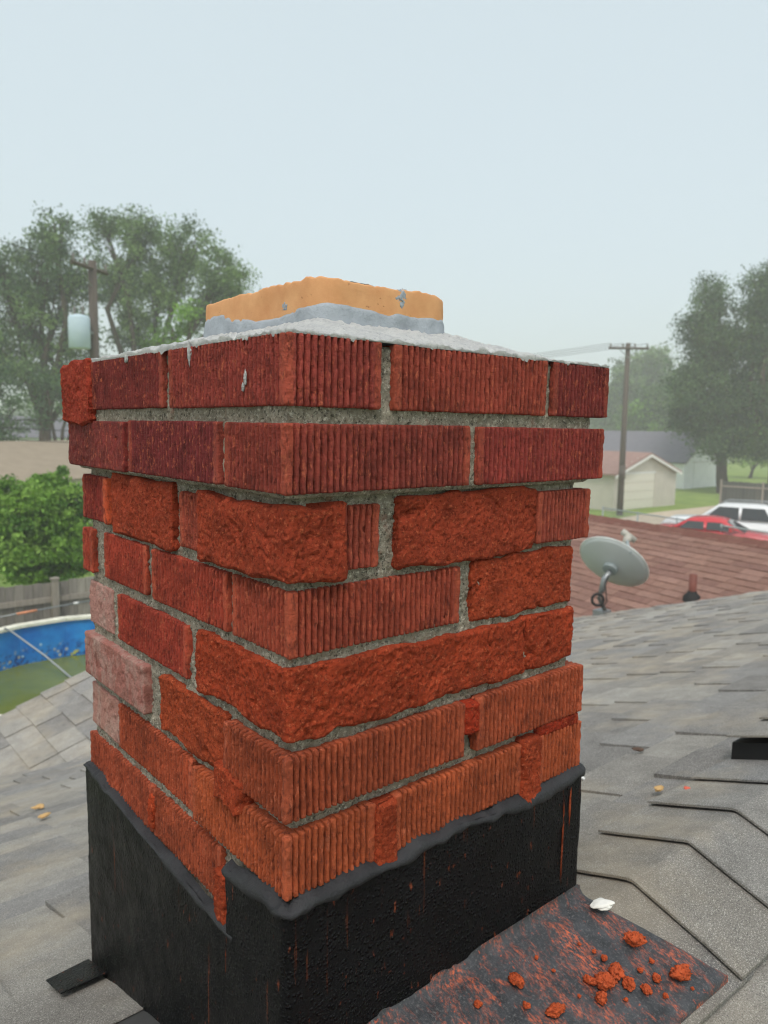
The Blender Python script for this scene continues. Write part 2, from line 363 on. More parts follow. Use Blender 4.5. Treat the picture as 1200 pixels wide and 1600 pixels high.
# ridge caps, folded over the ridge and lapped along it
def cap(x0, x1, lift, tint, half=.146, seed=0):
    sec = [-half, -.1, -.05, -.022, -.007, 0, .007, .022, .05, .1, half]; xs = np.linspace(x0, x1, 8)
    V = []; n = len(sec); top = []; bot = []
    for i, x in enumerate(xs):
        f = i / (len(xs) - 1)
        for s in sec:
            a = max(abs(s) - .006, 0) + (.5 * .006 if abs(s) > .006 else abs(s)**2 / .024)
            z = ZR - a * SL + .001 + lift + .0095 * (1 - f)
            P = np.array([[x * 9, s * 9, seed * 3.1]]); z += .0006 * fbm(P, 2, 5)[0]
            edge = .0008 * fbm(np.array([[s * 60, seed, 0]]), 2)[0] if i == 0 else 0
            V.append((x + edge, YR + s, z))
    m_ = len(V); V += [(a, b, c - .0038) for a, b, c in V]
    F = []
    for i in range(len(xs) - 1):
        for k in range(n - 1):
            a = i * n + k; F += [(a, a + n, a + n + 1, a + 1), (m_ + a, m_ + a + 1, m_ + a + n + 1, m_ + a + n)]
        for k in (0, n - 1): a = i * n + k; F.append((a, a + n, m_ + a + n, m_ + a))
    for k in range(n - 1):
        F.append((k, k + 1, m_ + k + 1, m_ + k)); a = (len(xs) - 1) * n + k; F.append((a, m_ + a, m_ + a + 1, a + 1))
    return ob('ridge_cap', V, F, SHING, house, tint=np.array(tint) * 1.0, weld=True)
xs_cap = [.362 + .145 * i for i in range(5)]
ctints = [S(124, 122, 120), S(138, 133, 126), S(138, 135, 131), S(142, 139, 135), S(136, 135, 135)]
for i, x in enumerate(xs_cap): cap(x, x + .175, .0, ctints[i], seed=i)
for i in range(34): cap(1.075 + .145 * i, 1.075 + .145 * i + .175, .044, GREYS[(i * 3) % 8], seed=20 + i)
for i in range(43): cap(-.1 - .145 * i - .145, -.1 - .145 * i + .03, .0, GREYS[(i * 5) % 8], seed=70 + i)
v_ = MB()
for sgn in (-1, 1): v_.prism([(YR + sgn * .002, ZR + .034), (YR + sgn * .139, ZR - .139 * SL + .038), (YR + sgn * .139, ZR - .139 * SL - .004), (YR + sgn * .002, ZR - .006)], 0, 1.088, RAKE - .02)
v_.build('ridge_vent', BLACKPL, house)

# ------------------------------------------------------------------ the chimney
chim = thing('chimney', (.2, .24, -.95), 'weathered red brick chimney with patched bricks and black flashing on the grey roof', 'chimney')
W_, D_, CO = .4025, .492, .0703; BH = .0573
T = lambda k: -CO * (k - 1)
B = lambda k: T(k) - BH
def perim(x0, x1, y0, y1, r, ds, na=4):
    """closed outline of a rounded rectangle; ds = spacing on sides front(y0), right(x1), back(y1), left(x0)"""
    P, N, E, Tc, Sd = [], [], [], [], []
    def side(a, b, nrm, d, sid):
        a = np.array(a); b = np.array(b); L = np.linalg.norm(b - a); n = max(1, int(math.ceil(L / d)))
        for i in range(n):
            f = i / n; p = a + (b - a) * f; P.append(p); N.append(nrm); E.append(min(f, 1 - f) * L); Tc.append(p[0] if sid in (0, 2) else p[1]); Sd.append(sid)
    def arc(c, a0):
        for i in range(na):
            t = R(a0 + 90 * i / na); nrm = (math.cos(t), math.sin(t)); P.append(np.array(c) + r * np.array(nrm)); N.append(nrm); E.append(0); Tc.append(0); Sd.append(-1)
    side((x0+r, y0), (x1-r, y0), (0, -1), ds[0], 0); arc((x1-r, y0+r), -90)
    side((x1, y0+r), (x1, y1-r), (1, 0), ds[1], 1); arc((x1-r, y1-r), 0)
    side((x1-r, y1), (x0+r, y1), (0, 1), ds[2], 2); arc((x0+r, y1-r), 90)
    side((x0, y1-r), (x0, y0+r), (-1, 0), ds[3], 3); arc((x0+r, y0+r), 180)
    return (np.array(a, float) for a in (P, N, E, Tc, Sd))
def slab(x0, x1, y0, y1, z0, z1, r, ds, dz, fn, na=4, br=None):
    P, N, E, Tc, Sd = perim(x0, x1, y0, y1, r, ds, na); br = br or min(r, .003)
    zs, ins = [], []
    for a in (0, 35, 65): zs.append(z0 + br * (1 - math.sin(R(a)))*0 + br * (1 - math.cos(R(a)))*0 + br*math.sin(R(a))*1.0*(a > 0) ); ins.append(br * (1 - math.sin(R(a))) if a else br)
    nz = max(2, int(round((z1 - z0 - 2 * br) / dz)))
    for i in range(nz + 1): zs.append(z0 + br + (z1 - z0 - 2*br) * i / nz); ins.append(0)
    for a in (65, 35, 0): zs.append(z1 - (br * math.sin(R(a)) if a else 0)); ins.append(br * (1 - math.sin(R(a))) if a else br)
    zs, ins = np.array(zs), np.array(ins); M_, K = len(P), len(zs)
    V = np.zeros((K, M_, 3)); V[:, :, :2] = P[None] - N[None] * ins[:, None, None]; V[:, :, 2] = zs[:, None]
    NN = np.zeros_like(V); NN[:, :, :2] = N[None]
    V = V.reshape(-1, 3); NN = NN.reshape(-1, 3)
    V = V + fn(V, NN, np.tile(E, K), np.tile(Tc, K), np.tile(Sd, K))
    i = np.arange(K - 1)[:, None] * M_; j = np.arange(M_)[None]; j2 = (j + 1) % M_
    F = np.stack([i + j, i + j2, i + j2 + M_, i + j + M_], -1).reshape(-1, 4).tolist()
    F += [list(range(M_))[::-1], list(range((K-1)*M_, K*M_))]
    return V, F
sstep = lambda x, a, b: (lambda t: t * t * (3 - 2 * t))(np.clip((x - a) / (b - a), 0, 1))
def fn_rib(seed, depth=.0095, rough=1.):
    def fn(P, N, E, Tc, Sd):
        ph = Tc / .0067 + seed * .37 + .09 * vn(P * np.array([60, 60, 22]), seed); d = np.abs(ph - np.floor(ph) - .5)
        slot = np.exp(-(d / np.where(Sd == 3, .25, .19)) ** 4)
        dep = depth * (.55 + .6 * (vn(P * np.array([210, 210, 90]), seed + 3) * .5 + .5))
        msk = sstep(E, .0045, .0075) * (Sd >= 0); fn.msk = msk
        h = -slot * dep * msk + rough * (.0008 * fbm(P * np.array([330, 330, 210]), 2, seed, .7) + .0005 * fbm(P * 22, 2, seed + 1)) - .010 * np.clip(fbm(P * 85, 3, seed + 8) - .98, 0, 1)
        o = N * h[:, None]; o[:, 2] += .0004 * fbm(P * 120, 2, seed + 5) ; return o
    return fn
def fn_smooth(seed, a=.0009):
    def fn(P, N, E, Tc, Sd): return N * (a * fbm(P * 200, 3, seed) + .0012 * fbm(P * 25, 2, seed) - .006 * np.clip(fbm(P * 55, 3, seed + 8) - .8, 0, 1))[:, None]
    return fn
def fn_patch(seed, amp=1., wob=.0042):
    def fn(P, N, E, Tc, Sd):
        h = .0006 + amp * (.0014 * fbm(P * 20, 5, seed, .6) + .0011 * fbm(P * 290, 3, seed + 4, .75)) - .006 * np.clip(fbm(P * 60, 4, seed + 9, .6) - .75, 0, 1)
        o = N * h[:, None]
        o[:, 2] += wob * fbm(P * 38, 3, seed + 2); t = wob * .8 * fbm(P * 42, 3, seed + 6)
        o[:, 0] += t * np.abs(N[:, 1]); o[:, 1] += t * np.abs(N[:, 0]); return o
    return fn
FD, LD, HD = .00068, .0008, .02
nbr = [0]; FR, LR = [], []
def brick(x0, x1, y0, y1, k, tint, front=True, left=True, kind='rib', dz0=0, dz1=0, right=False, r=.0020):
    nbr[0] += 1; s = nbr[0]; ds = [FD if front else HD, .0016 if right else HD, HD, LD if left else HD]
    j = random.uniform(-.0008, .0008)
    fn = fn_rib(s) if kind == 'rib' else fn_smooth(s)
    V, F = slab(x0, x1, y0, y1, B(k) + dz0 + j, T(k) + dz1 + j, r, ds, .0019, fn, br=.0013)
    c = np.array([(x0+x1)/2, (y0+y1)/2, (B(k)+T(k))/2]); a = random.uniform(-.006, .006); V = V - c
    V = np.c_[V[:, 0] - a * V[:, 2] * .5, V[:, 1], V[:, 2] + a * (V[:, 0] + V[:, 1]) * .6] + c
    if kind == 'rib' and front: FR.append((x0, x1, B(k), T(k)))
    if kind == 'rib' and left: LR.append((y0, y1, B(k), T(k)))
    ob('brick', V, F, PINK if kind == 'pink' else BRICK, chim, smooth=True, tint=(lambda tt: tt if kind != 'rib' else tt[None] + (np.array(S(190, 92, 62))[None] - tt[None]) * (.32 * (1 - fn.msk))[:, None])(np.array(tint) * 1.26 * random.uniform(.9, 1.1)))
npt = [100]
def patch(x0, x1, y0, y1, z0, z1, tint, ds=(.002, .003, .02, .002), amp=1., wob=.0036, r=.0035, name='mortar_patch'):
    npt[0] += 7; V, F = slab(x0, x1, y0, y1, z0, z1, r, [min(q_, .0016) if q_ < .0025 else q_ for q_ in ds], .0016, fn_patch(npt[0], amp, wob), na=4, br=.0028)
    ob(name, V, F, PATCH, chim, smooth=True, tint=np.array(tint) * np.array([1.05, .88, .8]))
e = .011; d = .092
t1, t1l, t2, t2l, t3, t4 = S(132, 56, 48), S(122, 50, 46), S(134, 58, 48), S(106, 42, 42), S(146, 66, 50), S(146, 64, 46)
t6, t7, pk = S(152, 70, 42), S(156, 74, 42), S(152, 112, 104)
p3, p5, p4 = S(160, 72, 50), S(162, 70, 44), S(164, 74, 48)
# course 1 and 2 step out over the shaft
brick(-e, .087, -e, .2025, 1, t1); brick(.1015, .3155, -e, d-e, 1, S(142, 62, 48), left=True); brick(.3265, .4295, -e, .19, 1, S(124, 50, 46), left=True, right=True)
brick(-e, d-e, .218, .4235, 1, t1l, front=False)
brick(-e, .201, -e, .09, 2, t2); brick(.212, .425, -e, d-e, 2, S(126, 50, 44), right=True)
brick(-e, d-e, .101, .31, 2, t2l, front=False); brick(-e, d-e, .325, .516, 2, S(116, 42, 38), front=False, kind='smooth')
patch(-e-.005, .085, .421, .519, B(1)-.016, T(1)+.002, S(160, 68, 54), ds=(.003, .02, .02, .002), wob=.004)
# shaft
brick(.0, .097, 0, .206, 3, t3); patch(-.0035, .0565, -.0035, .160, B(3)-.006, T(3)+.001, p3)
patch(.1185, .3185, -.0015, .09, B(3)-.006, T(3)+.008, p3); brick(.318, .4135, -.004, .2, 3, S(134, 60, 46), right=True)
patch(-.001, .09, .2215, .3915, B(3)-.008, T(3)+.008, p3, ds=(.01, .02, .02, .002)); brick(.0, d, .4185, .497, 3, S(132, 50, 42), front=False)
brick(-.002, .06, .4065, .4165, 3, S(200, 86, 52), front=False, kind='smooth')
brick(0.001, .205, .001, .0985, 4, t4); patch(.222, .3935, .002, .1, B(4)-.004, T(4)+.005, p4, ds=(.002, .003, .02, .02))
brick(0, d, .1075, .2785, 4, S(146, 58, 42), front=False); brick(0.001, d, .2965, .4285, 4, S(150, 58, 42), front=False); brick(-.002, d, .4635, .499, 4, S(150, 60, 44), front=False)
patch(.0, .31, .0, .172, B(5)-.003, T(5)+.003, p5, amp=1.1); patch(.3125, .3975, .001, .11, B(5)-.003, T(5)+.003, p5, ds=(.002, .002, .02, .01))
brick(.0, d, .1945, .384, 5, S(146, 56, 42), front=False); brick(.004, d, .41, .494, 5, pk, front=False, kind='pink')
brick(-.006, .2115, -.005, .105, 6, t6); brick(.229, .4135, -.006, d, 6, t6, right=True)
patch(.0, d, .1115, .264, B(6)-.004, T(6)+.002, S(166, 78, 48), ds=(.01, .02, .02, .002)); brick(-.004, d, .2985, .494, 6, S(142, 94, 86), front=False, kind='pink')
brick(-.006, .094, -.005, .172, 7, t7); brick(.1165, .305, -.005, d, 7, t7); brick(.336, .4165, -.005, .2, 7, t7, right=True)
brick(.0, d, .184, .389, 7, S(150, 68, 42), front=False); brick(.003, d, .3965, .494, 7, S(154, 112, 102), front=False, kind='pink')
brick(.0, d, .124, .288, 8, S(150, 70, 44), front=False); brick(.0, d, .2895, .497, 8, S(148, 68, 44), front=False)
# smears of the red repair mortar over joints
sm = S(162, 72, 44)
patch(.093, .1175, -.009, .03, B(7)-.012, T(7)-.002, sm, ds=(.0015, .003, .02, .003), r=.004, wob=.003)
patch(.3045, .337, -.010, .03, B(7)-.014, T(7)+.006, sm, ds=(.0015, .003, .02, .003), r=.005, wob=.003)
patch(.2105, .231, -.007, .03, B(6)+.022, T(6)-.002, S(160, 56, 34), ds=(.0015, .003, .02, .003), r=.004, wob=.003)
patch(-.006, .03, .1035, .126, B(8)-.012, B(8)+.042, sm, ds=(.003, .01, .02, .0015), r=.004, wob=.003)
patch(-.0085, .03, .068, .122, T(7)-.012, B(6)+.012, sm, ds=(.003, .01, .02, .0015), r=.005, wob=.005)
patch(-.003, .03, .282, .296, T(8)-.05, T(8)-.006, S(170, 72, 42), ds=(.003, .01, .02, .0015), r=.004, wob=.002)
patch(.335, .41, -.003, .03, T(7)-.001, B(6)+.001, S(150, 54, 34), ds=(.0015, .003, .02, .003), r=.004, wob=.0025)
# the two faces turned away
for k in range(1, 9):
    q = e if k < 3 else 0; c_ = S(150, 62, 46)
    cut = (.3, .312) if k % 2 else (.22, .232)
    def plain(x0, x1, y0, y1):
        nbr[0] += 1; V, F = slab(x0, x1, y0, y1, B(k), T(k), .0035, [.0064/4 if 0 else .01]*4, .02, fn_smooth(nbr[0])); ob('brick', V, F, BRICK, chim, smooth=True, tint=np.array(c_) * random.uniform(.88, 1.08))
    yb = .2 if k in (1, 3, 7) else .11
    plain(W_-d+q, W_+q, yb + .01, yb + .19); plain(W_-d+q, W_+q, yb + .2, D_+q+.004)
    plain(.1, .29, D_-d+q, D_+q+.004)
    if k == 5: plain(W_-d, W_, .12, .2)
# grey mortar body behind the bricks
def core(name, x0, x1, y0, y1, z0, z1, s):
    def fn(P, N, E, Tc, Sd):
        deep = np.zeros(len(P))
        for sd_, RR, ax_ in ((0, FR, 0), (3, LR, 1)):
            for a0, a1, b0, b1 in RR: deep = np.where((Sd == sd_) & (P[:, ax_] > a0 + .003) & (P[:, ax_] < a1 - .003) & (P[:, 2] > b0 + .003) & (P[:, 2] < b1 - .003), .013, deep)
        return N * (-deep + .0015 * fbm(P * 60, 3, s) + .0014 * fbm(P * 280, 3, s + 3, .75) + .0008 * fbm(P * 11, 2, s + 6))[:, None]
    V, F = slab(x0, x1, y0, y1, z0, z1, .006, [.0028, .01, .02, .0032], .0028, fn); ob(name, V, F, MORTAR, chim, smooth=True)
core('mortar_joint', -e + .0062, W_ + e - .005, -e + .0062, D_ + e - .005, -.132, -.003, 31)
core('mortar_joint', .0062, W_ - .006, .0062, D_ - .004, -.96, -.128, 41)
# crown wash and flue liner
FX0, FX1, FY0, FY1 = .108, .294, .110, .378
nx, ny = 120, 140; gx = np.linspace(-e + .0005, .4285, nx); gy = np.linspace(-e + .0005, D_ + e, ny)
X, Y = np.meshgrid(gx, gy, indexing='ij'); P = np.stack([X, Y, X * 0], -1).reshape(-1, 3)
dx = np.maximum(np.maximum(FX0 - X, X - FX1), 0); dy = np.maximum(np.maximum(FY0 - Y, Y - FY1), 0); dist = np.hypot(dx, dy).ravel()
Zc = .0022 + .031 * np.clip(1 - dist / .125, 0, 1) ** 1.15 + .0016 * fbm(P * 50, 4, 77) + .0016 * fbm(P * 200, 3, 71, .75)
Zc = Zc.reshape(nx, ny); Zc[:, -int(ny * .16):] *= np.linspace(1, .6, int(ny * .16))[None]
V = np.stack([X, Y, Zc], -1).reshape(-1, 3).tolist(); idx = lambda i, j: i * ny + j
F = [(idx(i, j), idx(i+1, j), idx(i+1, j+1), idx(i, j+1)) for i in range(nx-1) for j in range(ny-1)]
ring = [idx(i, 0) for i in range(nx)] + [idx(nx-1, j) for j in range(1, ny)] + [idx(i, ny-1) for i in range(nx-2, -1, -1)] + [idx(0, j) for j in range(ny-2, 0, -1)]
n0 = len(V); RP = np.array([V[i] for i in ring])
lump = np.clip(.4 + .9 * fbm(RP * 42, 4, 55, .65), 0, 1.6)
low = RP.copy(); low[:, 2] = -.0006 - .0055 * np.clip(lump - .8, 0, 1) * (1 + 1.0 * np.clip(fbm(RP * 110, 2, 58), 0, 1)); cen = np.array([.2, .24, 0]); dr = RP - cen; dr[:, 2] = 0; dr /= np.linalg.norm(dr, axis=1)[:, None]
low[:, :2] += dr[:, :2] * (.0016 * np.clip(lump - .5, 0, 1)[:, None] - .0008); bel = RP.copy(); bel[:, :2] += dr[:, :2] * (-.0006 + .0012 * lump[:, None]); bel[:, 2] = (RP[:, 2] + low[:, 2]) / 2
V += bel.tolist() + low.tolist(); q = len(ring)
F += [(ring[i], ring[(i+1) % q], n0 + (i+1) % q, n0 + i) for i in range(q)] + [(n0+i, n0+(i+1) % q, n0+q+(i+1) % q, n0+q+i) for i in range(q)]
ob('crown', V, F, CROWN, chim, smooth=True, weld=True)
def dab(parent, P, half, mat, seed, name='mortar_drip', tint=None):      # a small stuck-on dab of mortar
    bm = bmesh.new(); bmesh.ops.create_icosphere(bm, subdivisions=4, radius=1); V = np.array([v.co[:] for v in bm.verts]); F = [[v.index for v in f.verts] for f in bm.faces]; bm.free()
    V = V * (1 + .5 * fbm(V * 1.9 + seed, 3, seed) + .3 * fbm(V * 5 + seed, 3, seed))[:, None] * np.array(half); return ob(name, V + np.array(P), F, mat, parent, smooth=True, tint=tint)
for i, (fy, fz, a_, c_) in enumerate(((.155, -.006, .003, .009), (.31, -.003, .004, .004), (.051, -.034, .0018, .005), (.054, -.041, .0014, .003))): dab(chim, (-e - .0002, fy, fz), (.001, a_, c_), CROWN, 60 + i)
Po, No, _, _, _ = perim(FX0, FX1, FY0, FY1, .03, [.002]*4, 18)
def ringz(z, off, tz=None):
    Q = np.zeros((len(Po), 3)); Q[:, :2] = Po + No * off; Q[:, 2] = z if tz is None else tz; return Q
tw = .0755 + .0022 * fbm(np.c_[Po * 16, Po[:, :1] * 0], 3, 13) + .0014 * fbm(np.c_[Po * 110, Po[:, :1] * 0], 3, 14, .7) - .0035 * np.clip((Po[:, 0] - .24) / .05, 0, 1)
rings = [ringz(z, 0) for z in np.linspace(-.02, .066, 22)] + [ringz(0, 0, tw - .0022), ringz(0, -.0006, tw - .0004), ringz(0, -.003, tw), ringz(0, -.016, tw - .0005), ringz(0, -.02, tw - .004), ringz(.03, -.021), ringz(-.03, -.021)]
V = np.concatenate(rings); NN = np.tile(np.c_[No, No[:, 0] * 0], (len(rings), 1)); V = V + NN * (.0009 * fbm(V * 24, 3, 3) + .0003 * fbm(V * 220, 2, 4))[:, None]
mm = len(Po); F = [(a*mm+i, a*mm+(i+1) % mm, (a+1)*mm+(i+1) % mm, (a+1)*mm+i) for a in range(len(rings)-1) for i in range(mm)]
flue = ob('flue_liner', V, F, FLUE, chim, smooth=True)
th_ = .0495 + .007 * fbm(np.c_[Po * 9, Po[:, :1] * 0], 3, 23) + .0035 * fbm(np.c_[Po * 42, Po[:, :1] * 0], 3, 24)
lev = np.linspace(0, 1, 12); V = np.concatenate([ringz(0, .0035 * (1 - f) ** .6 + .0006, .012 + (th_ - .012) * f) for f in lev] + [ringz(0, -.002, th_ + .0008)])
NN = np.tile(np.c_[No, No[:, 0] * 0], (13, 1)); V = V + NN * (.0009 * fbm(V * 90, 4, 33))[:, None]
F = [(a*mm+i, a*mm+(i+1) % mm, (a+1)*mm+(i+1) % mm, (a+1)*mm+i) for a in range(12) for i in range(mm)]
SMEAR = m_plain('blue_grey_smear', S(158, 164, 172), .85, .2, 0, .2, 40, 300, .002)
ob('mortar_smear', V, F, SMEAR, flue, smooth=True)
dab(flue, (FX0 + .0008, .175, .052), (.0014, .007, .006), SMEAR, 91, 'mortar_smear'); dab(flue, (.215, FY0 + .0008, .066), (.007, .0014, .008), SMEAR, 93, 'mortar_smear'); dab(flue, (.16, FY0 + .012, .0745), (.02, .008, .0012), SMEAR, 95, 'mortar_smear')

# flashing sheets: path (x, y, outward normal), top and bottom height along it
def sheet(name, path, top, bot, mat, seed, dz=.006, amp=1.):
    path = np.array(path); n = len(path); K = 60; V = []
    nr = np.zeros((n, 2)); dd = np.gradient(path, axis=0); nr[:, 0] = dd[:, 1]; nr[:, 1] = -dd[:, 0]; nr /= np.linalg.norm(nr, axis=1)[:, None]
    for k in range(K + 1):
        f = k / K; z = bot + (top - bot) * f; V.append(np.c_[path, z])
    V = np.array(V).reshape(-1, 3); NN = np.tile(np.c_[nr, nr[:, 0] * 0], (K + 1, 1))
    V = V + NN * amp * (.0018 * fbm(V * 13, 3, seed) + .0005 * fbm(V * 130, 2, seed + 2))[:, None]
    lip = [np.c_[path - nr * a, top + b] for a, b in ((.0012, -.003), (.004, -.005), (.012, -.008))]
    V = np.concatenate([V] + lip); F = [(k*n+i, k*n+i+1, (k+1)*n+i+1, (k+1)*n+i) for k in range(K + 3) for i in range(n - 1)]
    return ob(name, V, F, mat, chim, smooth=True), path, nr
def line(a, b, ds=.004):
    a, b = np.array(a, float), np.array(b, float); n = max(2, int(np.linalg.norm(b - a) / ds)); return [tuple(a + (b - a) * i / n) for i in range(n)]
def arcp(c, r, a0, a1, n=8): return [(c[0] + r * math.cos(R(a0 + (a1 - a0) * i / n)), c[1] + r * math.sin(R(a0 + (a1 - a0) * i / n))) for i in range(n)]
o1 = .0055
pth = line((.2, D_ + .013), (-o1 + .006, D_ + .013)) + arcp((-o1 + .006, D_ + .007), .006, 90, 180) + line((-o1, D_ + .007), (-o1, .08)); pth = np.array(pth)
wob = .0022 * fbm(np.c_[pth * 45, pth[:, :1] * 0], 3, 3)
topl = np.interp(pth[:, 1], [.08, .11, .3, .488], [-.5625, -.5615, -.552, -.5385]) + wob
_, _, nrl = sheet('side_flashing', pth, topl, far_z(pth[:, 1]) - .03, BLACK, 5)
def band(path, top, nr, sl_, seed, hw=.0075, thk=.0036, inw=.0085):
    p = path[sl_]; t_ = top[sl_]; n_ = nr[sl_]; V = []; na = 9; m_ = len(p)
    w1 = fbm(np.c_[p * 30, p[:, :1] * 0], 3, seed, .6); w2 = fbm(np.c_[p * 70, p[:, :1] * 0], 3, seed + 2, .6)
    for k in range(na):
        a_ = math.pi * (k / (na - 1) - .5)
        V.append(np.c_[p + n_ * (thk * math.cos(a_) * (1 + .25 * w2) + .0006 - inw * max(0, math.sin(a_)) ** 1.5)[:, None], t_ - .002 + hw * (1 + .45 * w1) * math.sin(a_) + .002 * w2])
    V = np.concatenate(V); return ob('sealant_bead', V, [(k*m_+i, k*m_+i+1, (k+1)*m_+i+1, (k+1)*m_+i) for k in range(na-1) for i in range(m_-1)], TAR, chim, smooth=True)
band(pth, topl, nrl, slice(int(np.argmax(pth[:, 0] < -o1 + 1e-4)), len(pth)), 4, .005, .003)
o2 = .0098; rr = .011
pth = line((-o2, .0955), (-o2, -o2 + rr)) + arcp((-o2 + rr, -o2 + rr), rr, 180, 270) + line((-o2 + rr, -o2), (W_ + .02 - rr, -o2)) + arcp((W_ + .02 - rr, -o2 + rr), rr, 270, 360) + line((W_ + .02, -o2 + rr), (W_ + .02, .3)); pth = np.array(pth)
sx = np.where(pth[:, 0] < -o2 + rr * .5, -np.maximum(pth[:, 1], 0), np.where(pth[:, 0] > W_ + .015, W_ + pth[:, 1], pth[:, 0]))
wob = .0026 * fbm(np.c_[sx * 40, sx * 0, sx * 0], 3, 9)
topc = np.interp(sx, [-.0955, -.05, -.012, .02, .1, .19, .3, .335, .41, .7], [-.492, -.489, -.484, -.480, -.482, -.479, -.484, -.486, -.480, -.48]) + wob
botc = np.where(pth[:, 1] > -.005, far_z(pth[:, 1]) - .03, ZR - .02)
_, _, nrc = sheet('corner_flashing', pth, topc, botc, BLACK, 15)
band(pth, topc, nrc, slice(0, len(pth) - 40), 8)
for i, (dy_, dz_, h_) in enumerate(((.0975, -.585, .02), (.0972, -.635, .026), (.0978, -.675, .02), (.0965, -.705, .012))): dab(chim, (-o2 + .003, dy_, dz_), (.0018, .0011, h_), PATCH, 120 + i, tint=np.array(S(150, 74, 48)))
dab(chim, (.380, -o2 - .0006, -.56), (.0012, .0008, .05), PATCH, 131, tint=np.array(S(150, 70, 42))); dab(chim, (.392, -o2 - .0006, -.52), (.0016, .0008, .02), PATCH, 133, tint=np.array(S(160, 74, 44)))
# apron lying down the near slope
prof = [(-.0095, -.630), (-.0102, -.634), (-.0145, -.6392), (-.0205, -.6425), (-.028, -.6444)] + [(y, -.6452 - (-.031 - y) * SL * 1.0) for y in np.linspace(-.033, -.166, 26)] + [(-.1668, -.7015)]
xsr = np.linspace(0, 1, 90); V = []
for (y, z) in prof:
    f = np.clip((-.0152 - y) / .15, 0, 1); xa, xb = -.09, W_ + .0190 + .070 * np.clip((-.0155 - y) / .1505, 0, 1)
    x = xa + (xb - xa) * xsr; P = np.c_[x, x * 0 + y, x * 0 + z]
    P[:, 2] += (.0016 * fbm(P * 14, 3, 8) + .0005 * fbm(P * 60, 2, 6)) * np.clip((-.02 - y) / .02, 0, 1); P[-1, 2] -= .003; V.append(P)
V = np.concatenate(V); n = 90; F = [(a*n+i, a*n+i+1, (a+1)*n+i+1, (a+1)*n+i) for a in range(len(prof)-1) for i in range(n-1)]
ob('apron_flashing', V, F, APRON, chim, smooth=True)
# a strip of black step flashing left showing beside the shaft
P4 = [(-.066, .503), (-.066, .437), (-.006, .437), (-.006, .512)]
ob('step_flashing', [(x, y, far_z(y) + .004) for x, y in P4] + [(x, y, far_z(y) + .002) for x, y in P4], [(0, 1, 2, 3), (7, 6, 5, 4), (0, 4, 5, 1), (1, 5, 6, 2), (2, 6, 7, 3), (3, 7, 4, 0)], BLACK, chim, weld=True)

# ------------------------------------------------------------------ bits lying on the roof
apz = lambda y: -.6452 - (-.031 - y) * SL
def crumb(name, P, size, label, mat, tint, cat, group, seed, flat=.75, stretch=(1, 1), rz=0, soft=False):
    bm = bmesh.new(); bmesh.ops.create_icosphere(bm, subdivisions=4, radius=1)
    V = np.array([v.co[:] for v in bm.verts]); F = [[v.index for v in f.verts] for f in bm.faces]; bm.free()
    n = V.copy(); V = V * (1 + .36 * fbm(n * 1.5 + seed, 3, seed) + .30 * np.abs(fbm(n * 3.2 + seed, 3, seed + 1)) + .14 * fbm(n * 9 + seed, 2, seed + 4))[:, None]
    if soft: V = n * (1 + .25 * fbm(n * 1.3 + seed, 2, seed) + .04 * fbm(n * 6, 2, seed))[:, None]; V[:, 0] -= .45 * V[:, 1] ** 2
    V *= np.array([stretch[0], stretch[1], flat]) * size; c, s_ = math.cos(rz), math.sin(rz)
    V = np.c_[V[:, 0] * c - V[:, 1] * s_, V[:, 0] * s_ + V[:, 1] * c, V[:, 2]]; V[:, 2] -= V[:, 2].min() + size * .18
    return tag(ob(name, V + np.array(P), F, mat, smooth=True, tint=np.array(tint)), label, cat, group)
RC = S(214, 98, 58); g_ = 'red mortar crumbs dropped on the black apron'
CR = [((990, 1479), .0085, 'long red mortar crumb highest on the smeared apron, nearest the white lump', (1.35, .8), -.5),
      ((1062, 1531), .0085, 'long red mortar crumb nearest the outer corner of the apron', (1.4, .8), -.6),
      ((962, 1527), .0068, 'lumpy red mortar crumb at the top of the apron cluster', (1.2, 1), .3),
      ((945, 1545), .0078, 'biggest red mortar crumb in the middle of the apron cluster', (.9, 1.15), .2),
      ((982, 1545), .0062, 'round red mortar crumb on the right side of the apron cluster', (1, 1), 0),
      ((940, 1566), .0058, 'round red mortar crumb lowest in the apron cluster', (1, 1), 0),
      ((921, 1538), .0050, 'narrow red mortar crumb on the left side of the apron cluster', (.7, 1.3), .3),
      ((1010, 1551), .0048, 'small red mortar crumb between the cluster and the apron corner', (.9, 1.1), 0),
      ((1025, 1533), .0042, 'small red mortar crumb just left of the long corner crumb', (1, 1), 0),
      ((944, 1502), .0036, 'small red mortar crumb at the end of the red dribble', (1, 1), 0),
      ((806, 1538), .0062, 'lone red mortar crumb on the dark apron near the chimney face', (1, 1.2), 0),
      ((868, 1586), .0062, 'flat red mortar crumb at the bottom edge of the picture', (1.5, .8), -.3),
      ((822, 1577), .0034, 'tiny red mortar crumb by the bottom edge, between two bigger ones', (1, 1), 0),
      ((747, 1574), .0034, 'tiny red mortar crumb farthest left on the apron', (1, 1), 0)]
CR += [((q_, r_), .0018 + .0004 * (k_ % 3), lab_, (1, 1), 0) for k_, (q_, r_, lab_) in enumerate((
    (905, 1478, 'red speck on the dribble line, nearest the chimney foot'), (928, 1490, 'red speck halfway along the dribble line'), (1018, 1505, 'red speck between the two long crumbs'),
    (1082, 1548, 'red speck right beside the long corner crumb'), (978, 1566, 'red speck below the right side of the cluster'), (1040, 1560, 'red speck below the small pair near the corner'),
    (865, 1520, 'red speck alone in the middle of the dark apron'), (838, 1500, 'red speck on the apron under the flashing face'), (1000, 1520, 'red speck above the right side of the cluster'), (905, 1560, 'red speck left of the lowest cluster crumb')))]
